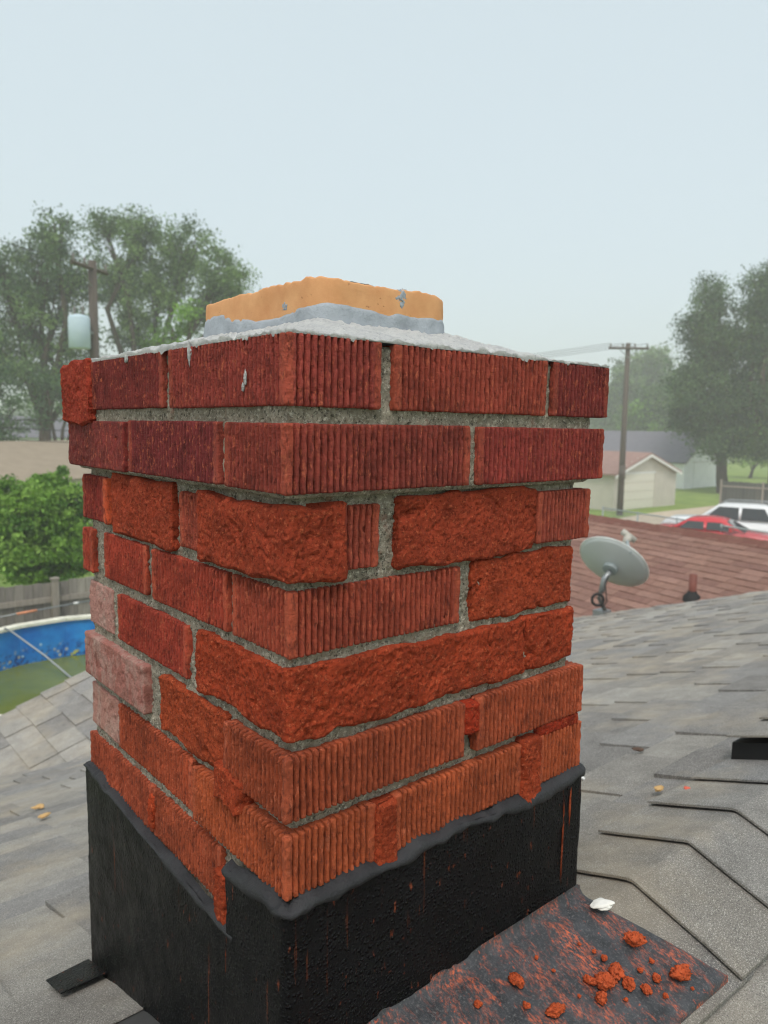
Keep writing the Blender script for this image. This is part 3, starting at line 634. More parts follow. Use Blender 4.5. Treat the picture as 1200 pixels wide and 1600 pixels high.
for i, (q, s_, lab, st, rz) in enumerate(CR):
    P = on(q[0], q[1], (0, -SL, 1), -.6452 + SL * .031); P[2] = apz(P[1]) + .0012
    crumb('mortar_crumb', P, s_, lab, PATCH, RC, 'mortar crumb', g_, 300 + i * 9, stretch=st, rz=rz)
P = on(941, 1417, (0, SL, 1), ZR + SL * YR + .011); P[2] += .002; crumb('sealant_lump', P, .0125, 'curled white lump of sealant on the ridge beside the chimney', m_plain('white_sealant', S(226, 224, 218), .6, .3, 0, .1, 60, 300, .001), RC, 'lump', None, 900, .35, (.75, 1.2), .9, soft=True)
TANS = m_plain('dry_leaf', S(196, 160, 110), .8, .2); REDS = m_plain('red_chip', S(214, 104, 84), .8, .2); DKS = m_plain('dark_chip', S(92, 74, 64), .8, .2)
for i, (q, s_, mat, lab) in enumerate((((1030, 1234), .0075, TANS, 'tan seed flake on the grey shingles right of the chimney'), ((1074, 1235), .006, REDS, 'pinkish red chip on the shingles beside the tan flake'),
        ((1084, 1304), .005, REDS, 'red chip lying on a ridge cap right of the chimney'), ((997, 1172), .008, DKS, 'dark curled leaf bit on the shingles below the dish'),
        ((60, 1262), .012, TANS, 'upper tan flake on the shingles left of the chimney'), ((69, 1276), .011, TANS, 'lower tan flake on the shingles left of the chimney'), ((910, 1217), .005, WHITE, 'white speck of mortar on shingles at the chimney edge'))):
    P = on(q[0], q[1], (0, SL, 1), ZR + SL * YR + .003); P[2] += .0005
    crumb('roof_debris', P, s_, lab, mat, RC, 'debris', 'specks of debris on the shingles', 500 + i * 7, .35, (1.3, .8), i * .7)

# ------------------------------------------------------------------ satellite dish on the far rake
base = np.array([6.1, 3.64, -1.9]); dc = pix(957, 882, 7.45)
dish = thing('satellite_dish', base, 'grey satellite dish seen from behind on the far roof edge', 'satellite dish')
mj = RT * .8 - UP * .6; mn = RT * .6 + UP * .8; al = R(59); ax = FW * math.cos(al) + mn * math.sin(al); ax /= np.linalg.norm(ax); sd2 = np.cross(ax, mj); sd2 /= np.linalg.norm(sd2); mj = np.cross(sd2, ax)
V = []; F = []; nr_, na_ = 10, 40
for j, (off, rs_) in enumerate(((0, 1.), (-.012, 1.))):
    for i in range(nr_ + 1):
        r_ = .345 * i / nr_
        for k in range(na_):
            t = 2 * math.pi * k / na_; V.append(dc + mj * r_ * math.cos(t) + sd2 * r_ * .93 * math.sin(t) + ax * (.55 * r_ * r_ - .03 + off))
for j in (0, 1):
    b = j * (nr_ + 1) * na_; F += [(b + i*na_+k, b + i*na_+(k+1) % na_, b + (i+1)*na_+(k+1) % na_, b + (i+1)*na_+k) for i in range(nr_) for k in range(na_)]
b = nr_ * na_; b2 = b + (nr_ + 1) * na_; F += [(b + k, b + (k+1) % na_, b2 + (k+1) % na_, b2 + k) for k in range(na_)]
DISHM = m_plain('grey_dish_paint', S(186, 192, 192), .5, .4, 0, .05, 4, bd=0)
ob('reflector', V, F, DISHM, dish, smooth=True, weld=True)
rim = [dc + mj * .35 * math.cos(t) + sd2 * .325 * math.sin(t) + ax * .036 for t in np.linspace(0, 2 * math.pi, 41)]
MB().tube(rim, .011, 6, False).build('rim', m_plain('pale_rim', S(196, 200, 198), .5), dish, True)
hub = dc - ax * .05
mb = MB(); mb.tube([hub + ax * .03, hub - ax * .03], .075, 10); mb.build('bracket', STEELG, dish)
MB().tube([hub - ax * .02 - UP * .02, pix(944, 905, 7.42), pix(940, 925, 7.42)], .03, 10).build('clamp', GALV, dish, True)
MB().tube([pix(942, 915, 7.42), pix(936, 935, 7.42), pix(946, 955, 7.42), base + np.array([0, 0, .0])], .021, 10).build('mast', m_plain('dull_mast_steel', S(112, 112, 108), .6, .3, .4), dish, True)
MB().tube([pix(934 + 9 * math.cos(t), 937 + 9 * math.sin(t), 7.36) for t in np.linspace(0, 2 * math.pi, 20)], .014, 6, False).build('cable_coil', RUBBER, dish, True)
MB().tube([hub - ax * .03, pix(946, 915, 7.36), pix(948, 940, 7.36), pix(943, 948, 7.36), pix(932, 946, 7.36)], .006, 5).build('cable', RUBBER, dish, True)
MB().box(5.98, 6.12, 3.58, 3.7, far_z(3.7) - .012, far_z(3.58) + .02).build('foot_plate', GALV, dish)
lnb = dc + ax * .42 + mj * .02
MB().tube([dc - sd2 * .30 + ax * .01, lnb - ax * .06], .014, 6).build('feed_arm', STEELG, dish)
mb = MB(); mb.tube([lnb, lnb - ax * .12], [.045, .03], 10); mb.tube([lnb - mj * .08, lnb + mj * .08], .032, 8); mb.build('feed_horn', m_plain('horn_plastic', S(178, 174, 164), .5), dish, True)

# ------------------------------------------------------------------ neighbour's garage with the brown roof
RZB = -1.5; a_ = np.array([10.85, 9.6]); b_ = np.array([8.9, -.6]); dr_ = (a_ - b_) / np.linalg.norm(a_ - b_); nb = np.array([-dr_[1], dr_[0]])   # nb points to -x
SB = .36; WB = 3.1
gar = thing('garage', ((a_[0]+b_[0])/2, (a_[1]+b_[1])/2, -Z0), 'neighbouring garage with brown shingle roof just past the satellite dish', 'garage', 'garages in the neighbourhood')
p3d = lambda q, z: (q[0], q[1], z)
def gable(root, a_, b_, nb, wd, zr, sl, zg, roofmat, wallmat, ov=.3, th=.06):
    ze = zr - wd * sl; ins = wd - ov; zw = zr - ins * sl - .08; dl = (a_ - b_) / np.linalg.norm(a_ - b_)
    A, Bq = a_ - dl * .25, b_ + dl * .25
    V = [p3d(A + nb*ins, zg), p3d(A + nb*ins, zw), p3d(A, zr - .1), p3d(A - nb*ins, zw), p3d(A - nb*ins, zg), p3d(Bq + nb*ins, zg), p3d(Bq + nb*ins, zw), p3d(Bq, zr - .1), p3d(Bq - nb*ins, zw), p3d(Bq - nb*ins, zg)]
    ob('wall', V, [(0,1,2,3,4), (9,8,7,6,5), (0,5,6,1), (3,8,9,4), (1,6,7,2), (2,7,8,3)], wallmat, root, weld=True)
    out = []
    for sg in (1, -1):
        P = [p3d(a_, zr), p3d(b_, zr), p3d(b_ + nb*wd*sg, ze), p3d(a_ + nb*wd*sg, ze)]; V = P + [(x, y, z - th) for x, y, z in P]
        out.append(ob('roof', V, [(0,1,2,3), (7,6,5,4), (0,4,5,1), (1,5,6,2), (2,6,7,3), (3,7,4,0)], roofmat, root, weld=True))
    return out
BRF = m_plain('brown_underlay', S(96, 66, 56), .9, .1)
rf = gable(gar, a_, b_, nb, WB, RZB, SB, -Z0, BRF, SIDING)
BR = [S(132, 98, 86), S(140, 106, 93), S(126, 92, 82), S(144, 110, 98), S(134, 100, 88)]
lo_ = p3d(b_ + nb * WB, RZB - WB * SB + .003)
shingles(rf[0], lo_, (dr_[0], dr_[1], 0), (-nb[0], -nb[1], SB), 0, float(np.linalg.norm(a_ - b_)), 0, WB * math.hypot(1, SB) - .02, .143, BR, BSHING, wmin=.2, wmax=.36, thin=.008, thick=.013, maxind=280, vis=lambda q: q[0] > 870, seed=31)
for i in range(36):
    x0 = b_ + dr_ * .29 * i; x1 = x0 + dr_ * .285; h = .16
    V = [p3d(x0 + nb*h, RZB - h*SB + .012), p3d(x0, RZB + .035), p3d(x0 - nb*h, RZB - h*SB + .012), p3d(x1 + nb*h, RZB - h*SB + .02), p3d(x1, RZB + .045), p3d(x1 - nb*h, RZB - h*SB + .02)]
    V += [(x, y, z - .02) for x, y, z in V]
    if proj(x0.tolist() + [RZB])[0] > 850 and proj(x0.tolist() + [RZB])[0] < 1400: ob('ridge_cap', V, [(0,1,4,3), (1,2,5,4), (6,9,10,7), (7,10,11,8), (0,3,9,6), (2,8,11,5), (0,6,7,1), (1,7,8,2), (3,4,10,9), (4,5,11,10)], BSHING, gar, tint=S(112, 72, 62), weld=True)
nB = np.array([-nb[0] * SB * -1, -nb[1] * SB * -1, 1.]); pl0 = nB @ np.array(p3d(b_, RZB)); P = on(1081, 936, nB, pl0); Pt = on(1083, 897, (1, 0, 0), P[0])
MB().tube([P - np.array([0, 0, .1]), (P[0], P[1], Pt[2])], .045, 12).build('vent_pipe', m_plain('brown_pipe', S(122, 72, 62), .6, .3), gar, True)
MB().lathe([(.11, -.03), (.1, .03), (.055, .08), (.05, .1)], 14, P).build('pipe_boot', RUBBER, gar, True)

# ------------------------------------------------------------------ ground and drive
GR = NT('lawn'); c = GR.mix(GR.ramp(GR.noise(.35, 5, .7), .3, .7), S(104, 128, 62), S(140, 158, 84)); c = GR.mix(GR.ramp(GR.noise(3, 4, .7), .5, .8, 0, .5), c, S(92, 104, 56)); GR.bump((GR.noise(25, 4, .7), .8, .04)); GRASS = GR.out(c, .95, .1)
g = MB().quad((-700, -700, -Z0), (700, -700, -Z0), (700, 700, -Z0), (-700, 700, -Z0)).build('ground', GRASS, fix=False); tag(g, kind='structure', label='green lawn and yards between the houses')
dv = MB().quad((17, 3, -Z0 + .012), (70, 1, -Z0 + .012), (70, 20.0, -Z0 + .012), (50, 21.5, -Z0 + .012), (38, 21.6, -Z0 + .012), (17, 19, -Z0 + .012)).build('driveway', m_plain('pale_gravel', S(186, 172, 152), .95, .1, 0, .15, 2, 30, .02), fix=False); tag(dv, kind='structure', label='pale gravel alley behind the brown garage')

# ------------------------------------------------------------------ garages across the alley
def clad(root, P0, P1, z0, z1, mat, step=.2):          # horizontal siding boards on one wall
    P0, P1 = np.array(P0, float), np.array(P1, float); dl = (P1 - P0) / np.linalg.norm(P1 - P0); nn = np.array([dl[1], -dl[0]])
    z = z0
    while z < z1 - .02:
        h = min(step, z1 - z); a, b = P0 + nn * .002, P1 + nn * .002
        V = [p3d(a + nn*.03, z), p3d(b + nn*.03, z), p3d(b, z + h - .003), p3d(a, z + h - .003), p3d(a, z), p3d(b, z)]
        ob('siding_board', V, [(0,1,2,3), (0,4,5,1), (0,3,4), (1,5,2)], mat, root, weld=True); z += step
def garage(x0, x1, y0, y1, zr, wd_ov, label, roofmat, wallmat, doorx, doorw, doorh, doormat):
    root = thing('garage', ((x0+x1)/2, (y0+y1)/2, -Z0), label, 'garage', 'garages in the neighbourhood'); xm = (x0+x1)/2; hw = (x1-x0)/2 + wd_ov
    ze = -Z0 + 2.12; sl = (zr - ze) / hw
    gable(root, np.array([xm, y1 + .25]), np.array([xm, y0 - .25]), np.array([-1., 0]), hw, zr, sl, -Z0, roofmat, wallmat, wd_ov, .1)
    yf = y0
    clad(root, (x0, yf), (doorx - doorw/2 - .12, yf), -Z0, -Z0 + 2.1, wallmat); clad(root, (doorx + doorw/2 + .12, yf), (x1, yf), -Z0, -Z0 + 2.1, wallmat)
    z = -Z0 + doorh + .15
    while z < zr - .35:
        h2 = min((zr - .1 - z) / sl - .1, (x1-x0)/2)
        if h2 > .2: clad(root, (xm - h2, yf), (xm + h2, yf), z, z + .2, wallmat)
        z += .2
    dd = MB().box(doorx - doorw/2, doorx + doorw/2, yf - .03, yf + .05, -Z0, -Z0 + doorh).build('door', doormat, root)
    for i in range(4): MB().box(doorx - doorw/2 + .05, doorx + doorw/2 - .05, yf - .055, yf - .032, -Z0 + .04 + doorh/4*i, -Z0 + doorh/4*(i+1) - .03).build('door_panel', doormat, dd)
    MB().box(doorx - doorw/2 - .1, doorx + doorw/2 + .1, yf - .05, yf + .02, -Z0 + doorh + .002, -Z0 + doorh + .12).build('door_trim', WHITE, root)
    for sg in (-1, 1): MB().prism([(xm, zr - .1), (xm + sg*hw, ze - .1), (xm + sg*hw, ze - .26), (xm, zr - .26)], 1, y0 - .28, y0 - .252).build('rake_board', WHITE, root)
    return root
PINKR = m_plain('pink_brown_shingle', S(150, 122, 114), .9, .1, 0, .15, 2, 12, .02, (1, 1, 6)); GREYR = m_plain('grey_shingle', S(116, 114, 122), .9, .1, 0, .15, 2, 12, .02, (1, 1, 6))
garage(36.8, 43.6, 23.3, 31.5, -1.3, .25, 'beige garage with pinkish roof behind the utility pole', PINKR, SIDING, 39.2, 3.6, 2.05, m_plain('cream_door', S(216, 212, 200), .5, .3, 0, .05))
garage(56.4, 63.2, 29.6, 44, -.05, .3, 'white clapboard garage with grey roof under the big tree', GREYR, WSIDING, 59.6, 3.4, 2.05, WSIDING)

# ------------------------------------------------------------------ utility poles and wires
def upole(P, ztop, label, arm_dir, arm_z, arm_l, lean=(0, 0)):
    r = thing('utility_pole', (P[0], P[1], -Z0), label, 'utility pole', 'utility poles'); ad = np.array([arm_dir[0], arm_dir[1], 0.]); ad /= np.linalg.norm(ad)
    tp = np.array([P[0] + lean[0], P[1] + lean[1], ztop]); MB().tube([(P[0], P[1], -Z0), tp], [.17, .12], 12).build('pole', POLEW, r, True)
    ends = []
    for az in arm_z:
        c = np.array([tp[0], tp[1], az]) - FW * .16; a, b = c - ad * arm_l / 2, c + ad * arm_l / 2
        q = MB(); q.tube([a, b], .065, 4); q.build('crossarm', POLEW, r)
        for f in (.04, .35, .65, .96):
            pp = a + (b - a) * f + np.array([0, 0, .05]); MB().lathe([(.03, 0), (.055, .06), (.03, .1), (.05, .15), (.02, .2), (0, .2)], 8, pp).build('insulator', m_plain('porcelain', S(120, 116, 112), .4) if 'porcelain' not in bpy.data.materials else bpy.data.materials['porcelain'], r, True); ends.append(pp + np.array([0, 0, .2]))
        for sg in (-1, 1): MB().tube([c + ad * sg * .55, np.array([tp[0], tp[1], az - .5]) - FW * .13], .02, 4).build('brace', GALV, r)
    return r, ends
rp, re_ = upole((35.4, 21.95), 4.55, 'bare utility pole with one crossarm in front of the beige garage', (.75, -.66), (4.25,), 2.1, (.12, .1))
MB().tube([(35.2, 21.8, -2.6), (35.2, 21.8, -1.9)], .17, 10).build('meter_box', POLEW, rp, True)
lp, le_ = upole((7.63, 22.25), 4.6, 'utility pole carrying a pale transformer in front of the left trees', (.8, .6), (4.35, ), 1.7)
tc = pix(124, 519, 21.7); tb = MB(); tb.lathe([(0, -.47), (.27, -.47), (.3, -.45), (.3, .4), (.27, .46), (.12, .5), (0, .5)], 20, tc); can = tb.build('transformer', m_plain('pale_blue_paint', S(190, 208, 220), .4, .4, 0, .05), lp, True)
for s_ in (-.12, .12): MB().lathe([(.02, .48), (.05, .56), (.03, .6), (.045, .66), (.01, .75), (0, .75)], 8, tc + RT * s_).build('bushing', bpy.data.materials['porcelain'], can, True)
MB().tube([tc + RT * .25, (7.63, 22.25, tc[2])], .05, 6).build('hanger', GALV, lp)
WIRE = m_plain('dark_wire', (.05, .05, .05), .6, bd=0)
def wire(a, b, sag, label, r=.012, group='overhead wires'):
    a, b = np.array(a), np.array(b); P = [a + (b - a) * t - np.array([0, 0, sag * 4 * t * (1 - t)]) for t in np.linspace(0, 1, 24)]
    tag(MB().tube(P, r, 5).build('power_line', WIRE, None, True), label, 'wire', group)
far_l = [np.array([7.0, 60., 5.2]), np.array([8.0, 60.5, 5.2]), np.array([9.0, 61., 5.2]), np.array([10.0, 61.5, 5.2])]
for i in range(4): wire(re_[i], far_l[i] + np.array([18., 12, 0]), 1.3, ['outermost', 'second', 'third', 'last'][i] + ' faint overhead wire counted from the left on the right pole\'s crossarm', .011)
for i, (y0, y1) in enumerate(((652, 645), (663, 668), (680, 688))): wire(pix(-60, y0, 20), pix(330, y1, 24), .15, ['top', 'middle', 'lowest'][i] + ' thin wire strung low in front of the left trees', .013)
wire(le_[0], pix(-80, 330, 16), .3, 'thin wire rising left from the transformer pole', .008)

# ------------------------------------------------------------------ trees and shrubs
def tree(name, label, base, blobs, clumps, per, leaf, cols, trunk=.3, fork=.35, sig=.5, cat='tree', group='trees around the neighbourhood', seed=1, limbs=True, droop=0.):
    rg = np.random.default_rng(seed); base = np.array(base, float); root = thing(name, base, label, cat, group)
    top = np.mean([b[0] for b in blobs], 0); H = max(b[0][2] for b in blobs) - base[2]
    fk = base + (np.array([top[0], top[1], base[2] + H]) - base) * fork; fk[2] = base[2] + H * fork
    mb = MB(); mb.tube([base, base + (fk - base) * .5 + rg.normal(0, .1 * trunk, 3), fk], [trunk, trunk * .8, trunk * .68], 10); C = []; Cs = []
    for (bc, br) in blobs:
        bc = np.array(bc); br = np.array(br); mid = fk + (bc - fk) * .5 + rg.normal(0, .07, 3) * np.linalg.norm(bc - fk)
        if limbs: mb.tube([fk - (fk - base) * .12, mid, bc], [trunk * .5, trunk * .34, trunk * .16], 7)
        n = max(4, int(clumps * (br.prod() ** (1/3)) ** 2))
        D = rg.normal(0, 1, (n, 3)); D /= np.linalg.norm(D, axis=1)[:, None]; rad = rg.random(n) ** .45
        K = bc + D * rad[:, None] * br
        for k in K:
            if limbs and rg.random() < .6: mb.tube([mid + (bc - mid) * rg.random(), (k + bc) / 2 + rg.normal(0, .1, 3) * br, k], [trunk * .13, trunk * .07, trunk * .025], 4)
            C.append(k); Cs.append(rg.uniform(.55, 1.3))
    mb.build('trunk', BARK, root, True)
    C = np.array(C); Cs = np.array(Cs); N = len(C) * per; ci = np.repeat(np.arange(len(C)), per)
    off = np.clip(rg.normal(0, 1, (N, 3)), -1.7, 1.7) * (sig * Cs[ci])[:, None] * np.array([1, 1, .75]); off[:, 2] -= droop * np.abs(rg.normal(0, 1, N)) * sig
    P = C[ci] + off
    a = rg.normal(0, 1, (N, 3)); a[:, 2] -= droop * 1.5; a /= np.linalg.norm(a, axis=1)[:, None]; b = np.cross(a, rg.normal(0, 1, (N, 3))); b /= np.linalg.norm(b, axis=1)[:, None]
    s_ = leaf * rg.uniform(.6, 1.4, N)[:, None]
    V = np.stack([P - a * s_, P + b * s_ * .5, P + a * s_, P - b * s_ * .5], 1).reshape(-1, 3)
    F = np.arange(4 * N).reshape(-1, 4)
    cl = np.array(cols); t = cl[rg.integers(0, len(cl), len(C))][ci] * rg.uniform(.75, 1.25, (N, 1))
    ob('crown', V, F, LEAF, root, tint=np.repeat(t, 4, 0))
    return root
def pb(px_, py_, r_, dep, sq=1., dz=1.):      # a lobe of a crown: where it shows, its radius in the same units, its distance
    k = dep / FPX; return (pix(px_, py_, dep), (r_ * k, r_ * k * dz, r_ * k * sq))
G1 = [S(84, 112, 60), S(104, 132, 74), S(70, 96, 54), S(118, 146, 82)]; G2 = [S(66, 94, 60), S(82, 110, 70), S(56, 80, 52), S(96, 124, 76)]; GB = [S(110, 150, 56), S(128, 168, 66), S(84, 126, 46), S(146, 182, 84)]
gp = lambda px_, d_: (lambda P: (P[0], P[1], -Z0))(pix(px_, 700, d_))
tree('elm_tree', 'tall airy tree whose crown rises just left of the flue', gp(205, 46), [pb(225, 375, 42, 46), pb(290, 390, 45, 46), pb(345, 430, 40, 45), pb(180, 430, 45, 47), pb(250, 450, 50, 46), pb(320, 480, 38, 46), pb(215, 510, 40, 47), pb(370, 455, 24, 45), pb(165, 355, 30, 47)], 11, 150, .095, G1, .42, .33, .42, seed=2, droop=.4)
tree('elm_tree', 'broad tree filling the left edge behind the transformer', gp(70, 42), [pb(85, 355, 34, 42), pb(60, 420, 55, 42), pb(10, 440, 55, 42), pb(110, 440, 45, 43), pb(40, 500, 60, 42), pb(105, 520, 45, 42), pb(0, 560, 50, 41), pb(70, 575, 50, 42), pb(135, 590, 30, 43)], 10, 140, .09, G1 + G2, .45, .3, .42, seed=4, droop=.5)
tree('leafy_tree', 'small bright tree in the gap below the flue\'s left side', gp(275, 34), [pb(270, 515, 26, 34), pb(300, 500, 20, 34), pb(245, 535, 24, 34)], 10, 110, .085, GB[:2] + G1[:2], .2, .6, .3, seed=6)
tree('dark_tree', 'dark low tree at the far left edge under the broad tree', gp(-20, 36), [pb(-10, 600, 36, 36), pb(10, 650, 28, 36), pb(-15, 690, 36, 36)], 11, 110, .085, G2, .25, .3, .35, seed=8)
tree('dark_tree', 'dark tree hugging the chimney\'s left edge below the transformer', gp(95, 40), [pb(75, 610, 30, 40), pb(110, 600, 26, 40), pb(60, 655, 16, 40), pb(108, 640, 18, 40)], 10, 110, .085, G2, .25, .35, .35, seed=13)
tree('shrub', 'big bright green shrub behind the wooden fence at left', gp(62, 15.6), [pb(62, 800, 58, 15.6), pb(15, 800, 48, 15.4), pb(115, 800, 46, 15.8), pb(60, 860, 62, 15.5), pb(110, 870, 40, 15.6), pb(0, 770, 26, 15.4), pb(80, 755, 30, 15.7), pb(20, 860, 30, 15.2)], 170, 90, .046, GB, .09, .25, .1, 'shrub', 'shrubs and bushes', seed=15)
tree('big_tree', 'tall dark tree with pointed tops over the white garage', gp(1135, 56), [pb(1112, 470, 26, 56, 1.6), pb(1095, 520, 32, 56), pb(1130, 545, 40, 56), pb(1085, 585, 36, 56), pb(1145, 610, 45, 55), pb(1090, 640, 40, 56), pb(1135, 670, 45, 55), pb(1075, 655, 26, 57)], 14, 150, .1, G2, .5, .2, .5, seed=21, droop=.3)
tree('big_tree', 'second tall tree cut by the right edge of the picture', gp(1215, 54), [pb(1185, 470, 30, 54, 1.6), pb(1215, 440, 40, 54), pb(1180, 540, 40, 54), pb(1225, 560, 50, 54), pb(1190, 625, 45, 54), pb(1240, 640, 50, 54), pb(1185, 680, 35, 54)], 14, 150, .1, G2 + G1[:1], .5, .2, .5, seed=23, droop=.3)
tree('hazy_tree', 'faded distant tree just right of the pole crossarm', gp(1015, 115), [pb(1015, 575, 32, 115), pb(985, 600, 34, 115), pb(1035, 600, 26, 115), pb(960, 640, 40, 118), pb(1010, 640, 40, 115)], 2.4, 150, .3, G1, .6, .3, 1., seed=25)
tree('hazy_tree', 'paler green distant tree standing low behind the garages', gp(1040, 90), [pb(1035, 620, 26, 90), pb(1015, 650, 28, 90), pb(1050, 650, 28, 90), pb(990, 660, 22, 92)], 4, 130, .22, GB[:1] + G1, .5, .3, .8, seed=27)
tree('hazy_tree', 'faint far tree showing right beside the chimney\'s top corner', gp(935, 150), [pb(930, 640, 34, 150), pb(960, 655, 26, 150), pb(900, 640, 40, 150)], 1.6, 150, .36, G1, .6, .3, 1.2, seed=28)
tree('shrub', 'bright yellow green bush between the trunks at the right edge', gp(1175, 75), [pb(1165, 705, 18, 75), pb(1190, 700, 20, 75), pb(1205, 715, 18, 75)], 5, 50, .3, [S(150, 176, 84), S(128, 160, 70)], .2, .3, .5, 'shrub', 'shrubs and bushes', seed=29)
for i, (px_, d_, lab) in enumerate(((-120, 60, 'faint tree outside the left edge'), (430, 70, 'tree hidden behind the flue'), (640, 85, 'tree hidden behind the crown'), (800, 120, 'far tree behind the top courses'))):
    if i: tree('hazy_tree', ['', 'low far tree mostly hidden behind the left top courses', 'low far tree mostly hidden behind the middle of the chimney', 'low far tree mostly hidden behind the right top courses'][i], gp(px_, d_), [pb(px_ + k * 30 - 30, 640, 34, d_) for k in range(3)], 2.2, 50, .45, G1, .4, .3, .9, seed=40 + i)

# the far belt of trees that closes the view, one hazy mass
rg = np.random.default_rng(77); NB = 46000; az = rg.uniform(R(-75), R(150), NB); rad = rg.uniform(170, 260, NB)
hgt = 7 + 5 * fbm(np.c_[az * 14, az * 0, az * 0], 3, 5) + 3 * fbm(np.c_[az * 60, az * 0, az * 0], 2, 6)
P = np.c_[rad * np.sin(az), rad * np.cos(az), -Z0 + np.clip(hgt, 3, 14) * rg.random(NB) ** .6]
a = rg.normal(0, 1, (NB, 3)); a /= np.linalg.norm(a, axis=1)[:, None]; b = np.cross(a, rg.normal(0, 1, (NB, 3))); b /= np.linalg.norm(b, axis=1)[:, None]; s_ = rg.uniform(.7, 1.5, NB)[:, None]
tt = np.array(G1)[rg.integers(0, 4, NB)] * rg.uniform(.75, 1.2, (NB, 1))
tag(ob('distant_woods', np.stack([P - a * s_, P + b * s_ * .6, P + a * s_, P - b * s_ * .6], 1).reshape(-1, 3), np.arange(4 * NB).reshape(-1, 4), LEAF, tint=np.repeat(tt, 4, 0)), 'far belt of trees fading into the haze on the horizon', kind='stuff')

# ------------------------------------------------------------------ houses beyond the left fence
ho = thing('house', (*(pix(40, 700, 36)[:2]), -Z0), 'low house with tan roof behind the bright shrub', 'house', 'houses behind the fence')
P_ = pix(150, 690, 40); Q_ = pix(-60, 712, 33); dl = (P_ - Q_)[:2]; dl /= np.linalg.norm(dl); nbv = np.array([dl[1], -dl[0]])
gable(ho, P_[:2] + dl * 6, P_[:2] - dl * 15, nbv, 5.0, -1.02, .30, -Z0, m_plain('tan_shingle', S(150, 136, 120), .9, .1, 0, .12, 2), SIDING)
pv = P_[:2] - dl * 1.6 + nbv * 1.3
MB().tube([(pv[0], pv[1], -1.6), (pv[0], pv[1], -.95)], .06, 8).build('vent_pipe', POLEW, ho, True)
h2 = thing('house', (*(pix(60, 680, 62)[:2]), -Z0), 'pale house fading in the haze under the left trees', 'house', 'houses behind the fence'); c2 = pix(75, 680, 62)[:2]
gable(h2, c2 + np.array([7., 1]), c2 - np.array([7., 1]), np.array([.14, -.99]), 4, .3, .4, -Z0, GREYR, WSIDING)

# ------------------------------------------------------------------ wooden fence, pool and what hangs there
fen = thing('wooden_fence', (3, 12.75, -Z0), 'grey weathered board fence behind the swimming pool', 'fence', 'fences around the yards')
def bfence(root, P0, P1, ztop, mat, bw=.14, tints=None, posts=2.4, seed=1, rails=True):
    rg = random.Random(seed); P0, P1 = np.array(P0, float), np.array(P1, float); L = np.linalg.norm(P1 - P0); dl = (P1 - P0) / L; nn = np.array([dl[1], -dl[0]])
    n = int(L / (bw + .006))
    def bx(name, s0, s1, n0, n1, z0, z1, mt, tn=None):
        c = [P0 + dl*s0 + nn*n0, P0 + dl*s1 + nn*n0, P0 + dl*s1 + nn*n1, P0 + dl*s0 + nn*n1]
        return ob(name, [p3d(q, z0) for q in c] + [p3d(q, z1) for q in c], [(0,3,2,1), (4,5,6,7), (0,1,5,4), (1,2,6,5), (2,3,7,6), (3,0,4,7)], mt, root, tint=tn)
    for i in range(n): bx('board', i*(bw+.006), i*(bw+.006)+bw, -.012+rg.uniform(0, .004), .008+rg.uniform(0, .004), -Z0+.04, ztop+rg.uniform(-.02, .02), mat, tints[rg.randrange(len(tints))])
    if rails:
        for zz in (ztop - .3, ztop - 1.3): bx('rail', 0, L, .016, .055, zz - .045, zz + .045, WOODG)
        k = .0
        while k < L: bx('post', k, k + .1, .056, .14, -Z0, ztop + .05, WOODG); bx('post_cap', k - .015, k + .115, .045, .155, ztop + .052, ztop + .085, WOODG); k += posts
WT = [S(140, 134, 126), S(154, 148, 138), S(128, 122, 116), S(162, 152, 140), S(146, 142, 138)]
bfence(fen, (-1.35, 12.72), (8.2, 12.80), -2.8, WOODT, .14, WT, 2.4, 3)
pole_ = MB(); a, b = np.array([2.0, 12.55, -3.27]), np.array([4.6, 12.55, -3.14]); 
pt = thing('pool_pole', a, 'thin grey pool pole with orange grip hung on the board fence', 'pole')
MB().tube([a, a + (b - a) * .99], .011, 8).build('shaft', GALV, pt, True)
MB().tube([a + (b - a) * .33, a + (b - a) * .45], .02, 10).build('grip', m_plain('orange_foam', S(226, 150, 112), .7), pt, True)
MB().tube([a + (b - a) * .68, a + (b - a) * .71], .024, 10).build('clip', WHITE, pt, True)
pc = np.array([3.25, 9.82]); PR = 2.33; NS = 20; ZT = -3.35; ZWt = -3.95
pool = thing('swimming_pool', (pc[0], pc[1], -Z0), 'round above ground pool with blue patterned liner and green water', 'swimming pool')
ang = [2 * math.pi * (k + .5) / NS + .05 for k in range(NS)]; pp = lambda r_, k, z: (pc[0] + r_ * math.cos(ang[k % NS]), pc[1] + r_ * math.sin(ang[k % NS]), z)
LN = NT('blue_pool_liner'); c = LN.mix(LN.ramp(LN.noise(3, 4, .6), .3, .7), S(14, 104, 196), S(46, 150, 226))
z_ = LN.n('SeparateXYZ'); LN.l(LN.co.outputs['Object'], z_.inputs[0]); band = LN.ramp(z_.outputs[2], Z0 + ZT - .5, Z0 + ZT - .3, 1, 0)
c = LN.mix(LN.math('MULTIPLY', LN.ramp(LN.noise(14, 3, .6), .5, .6), band), c, S(24, 60, 130))
c = LN.mix(LN.ramp(LN.voro(5.5), .1, .16, .75, 0), c, S(190, 222, 240))
c = LN.mix(LN.math('MULTIPLY', LN.ramp(LN.voro(9), .2, .27, .9, 0), band), c, S(190, 190, 170))
c = LN.mix(LN.math('MULTIPLY', LN.ramp(LN.noise(7, 3), .6, .64), LN.ramp(z_.outputs[2], Z0 + ZT - .55, Z0 + ZT - .47, 1, 0)), c, S(196, 196, 90)); LINER = LN.out(c, .35, .5)
V = []; F = []
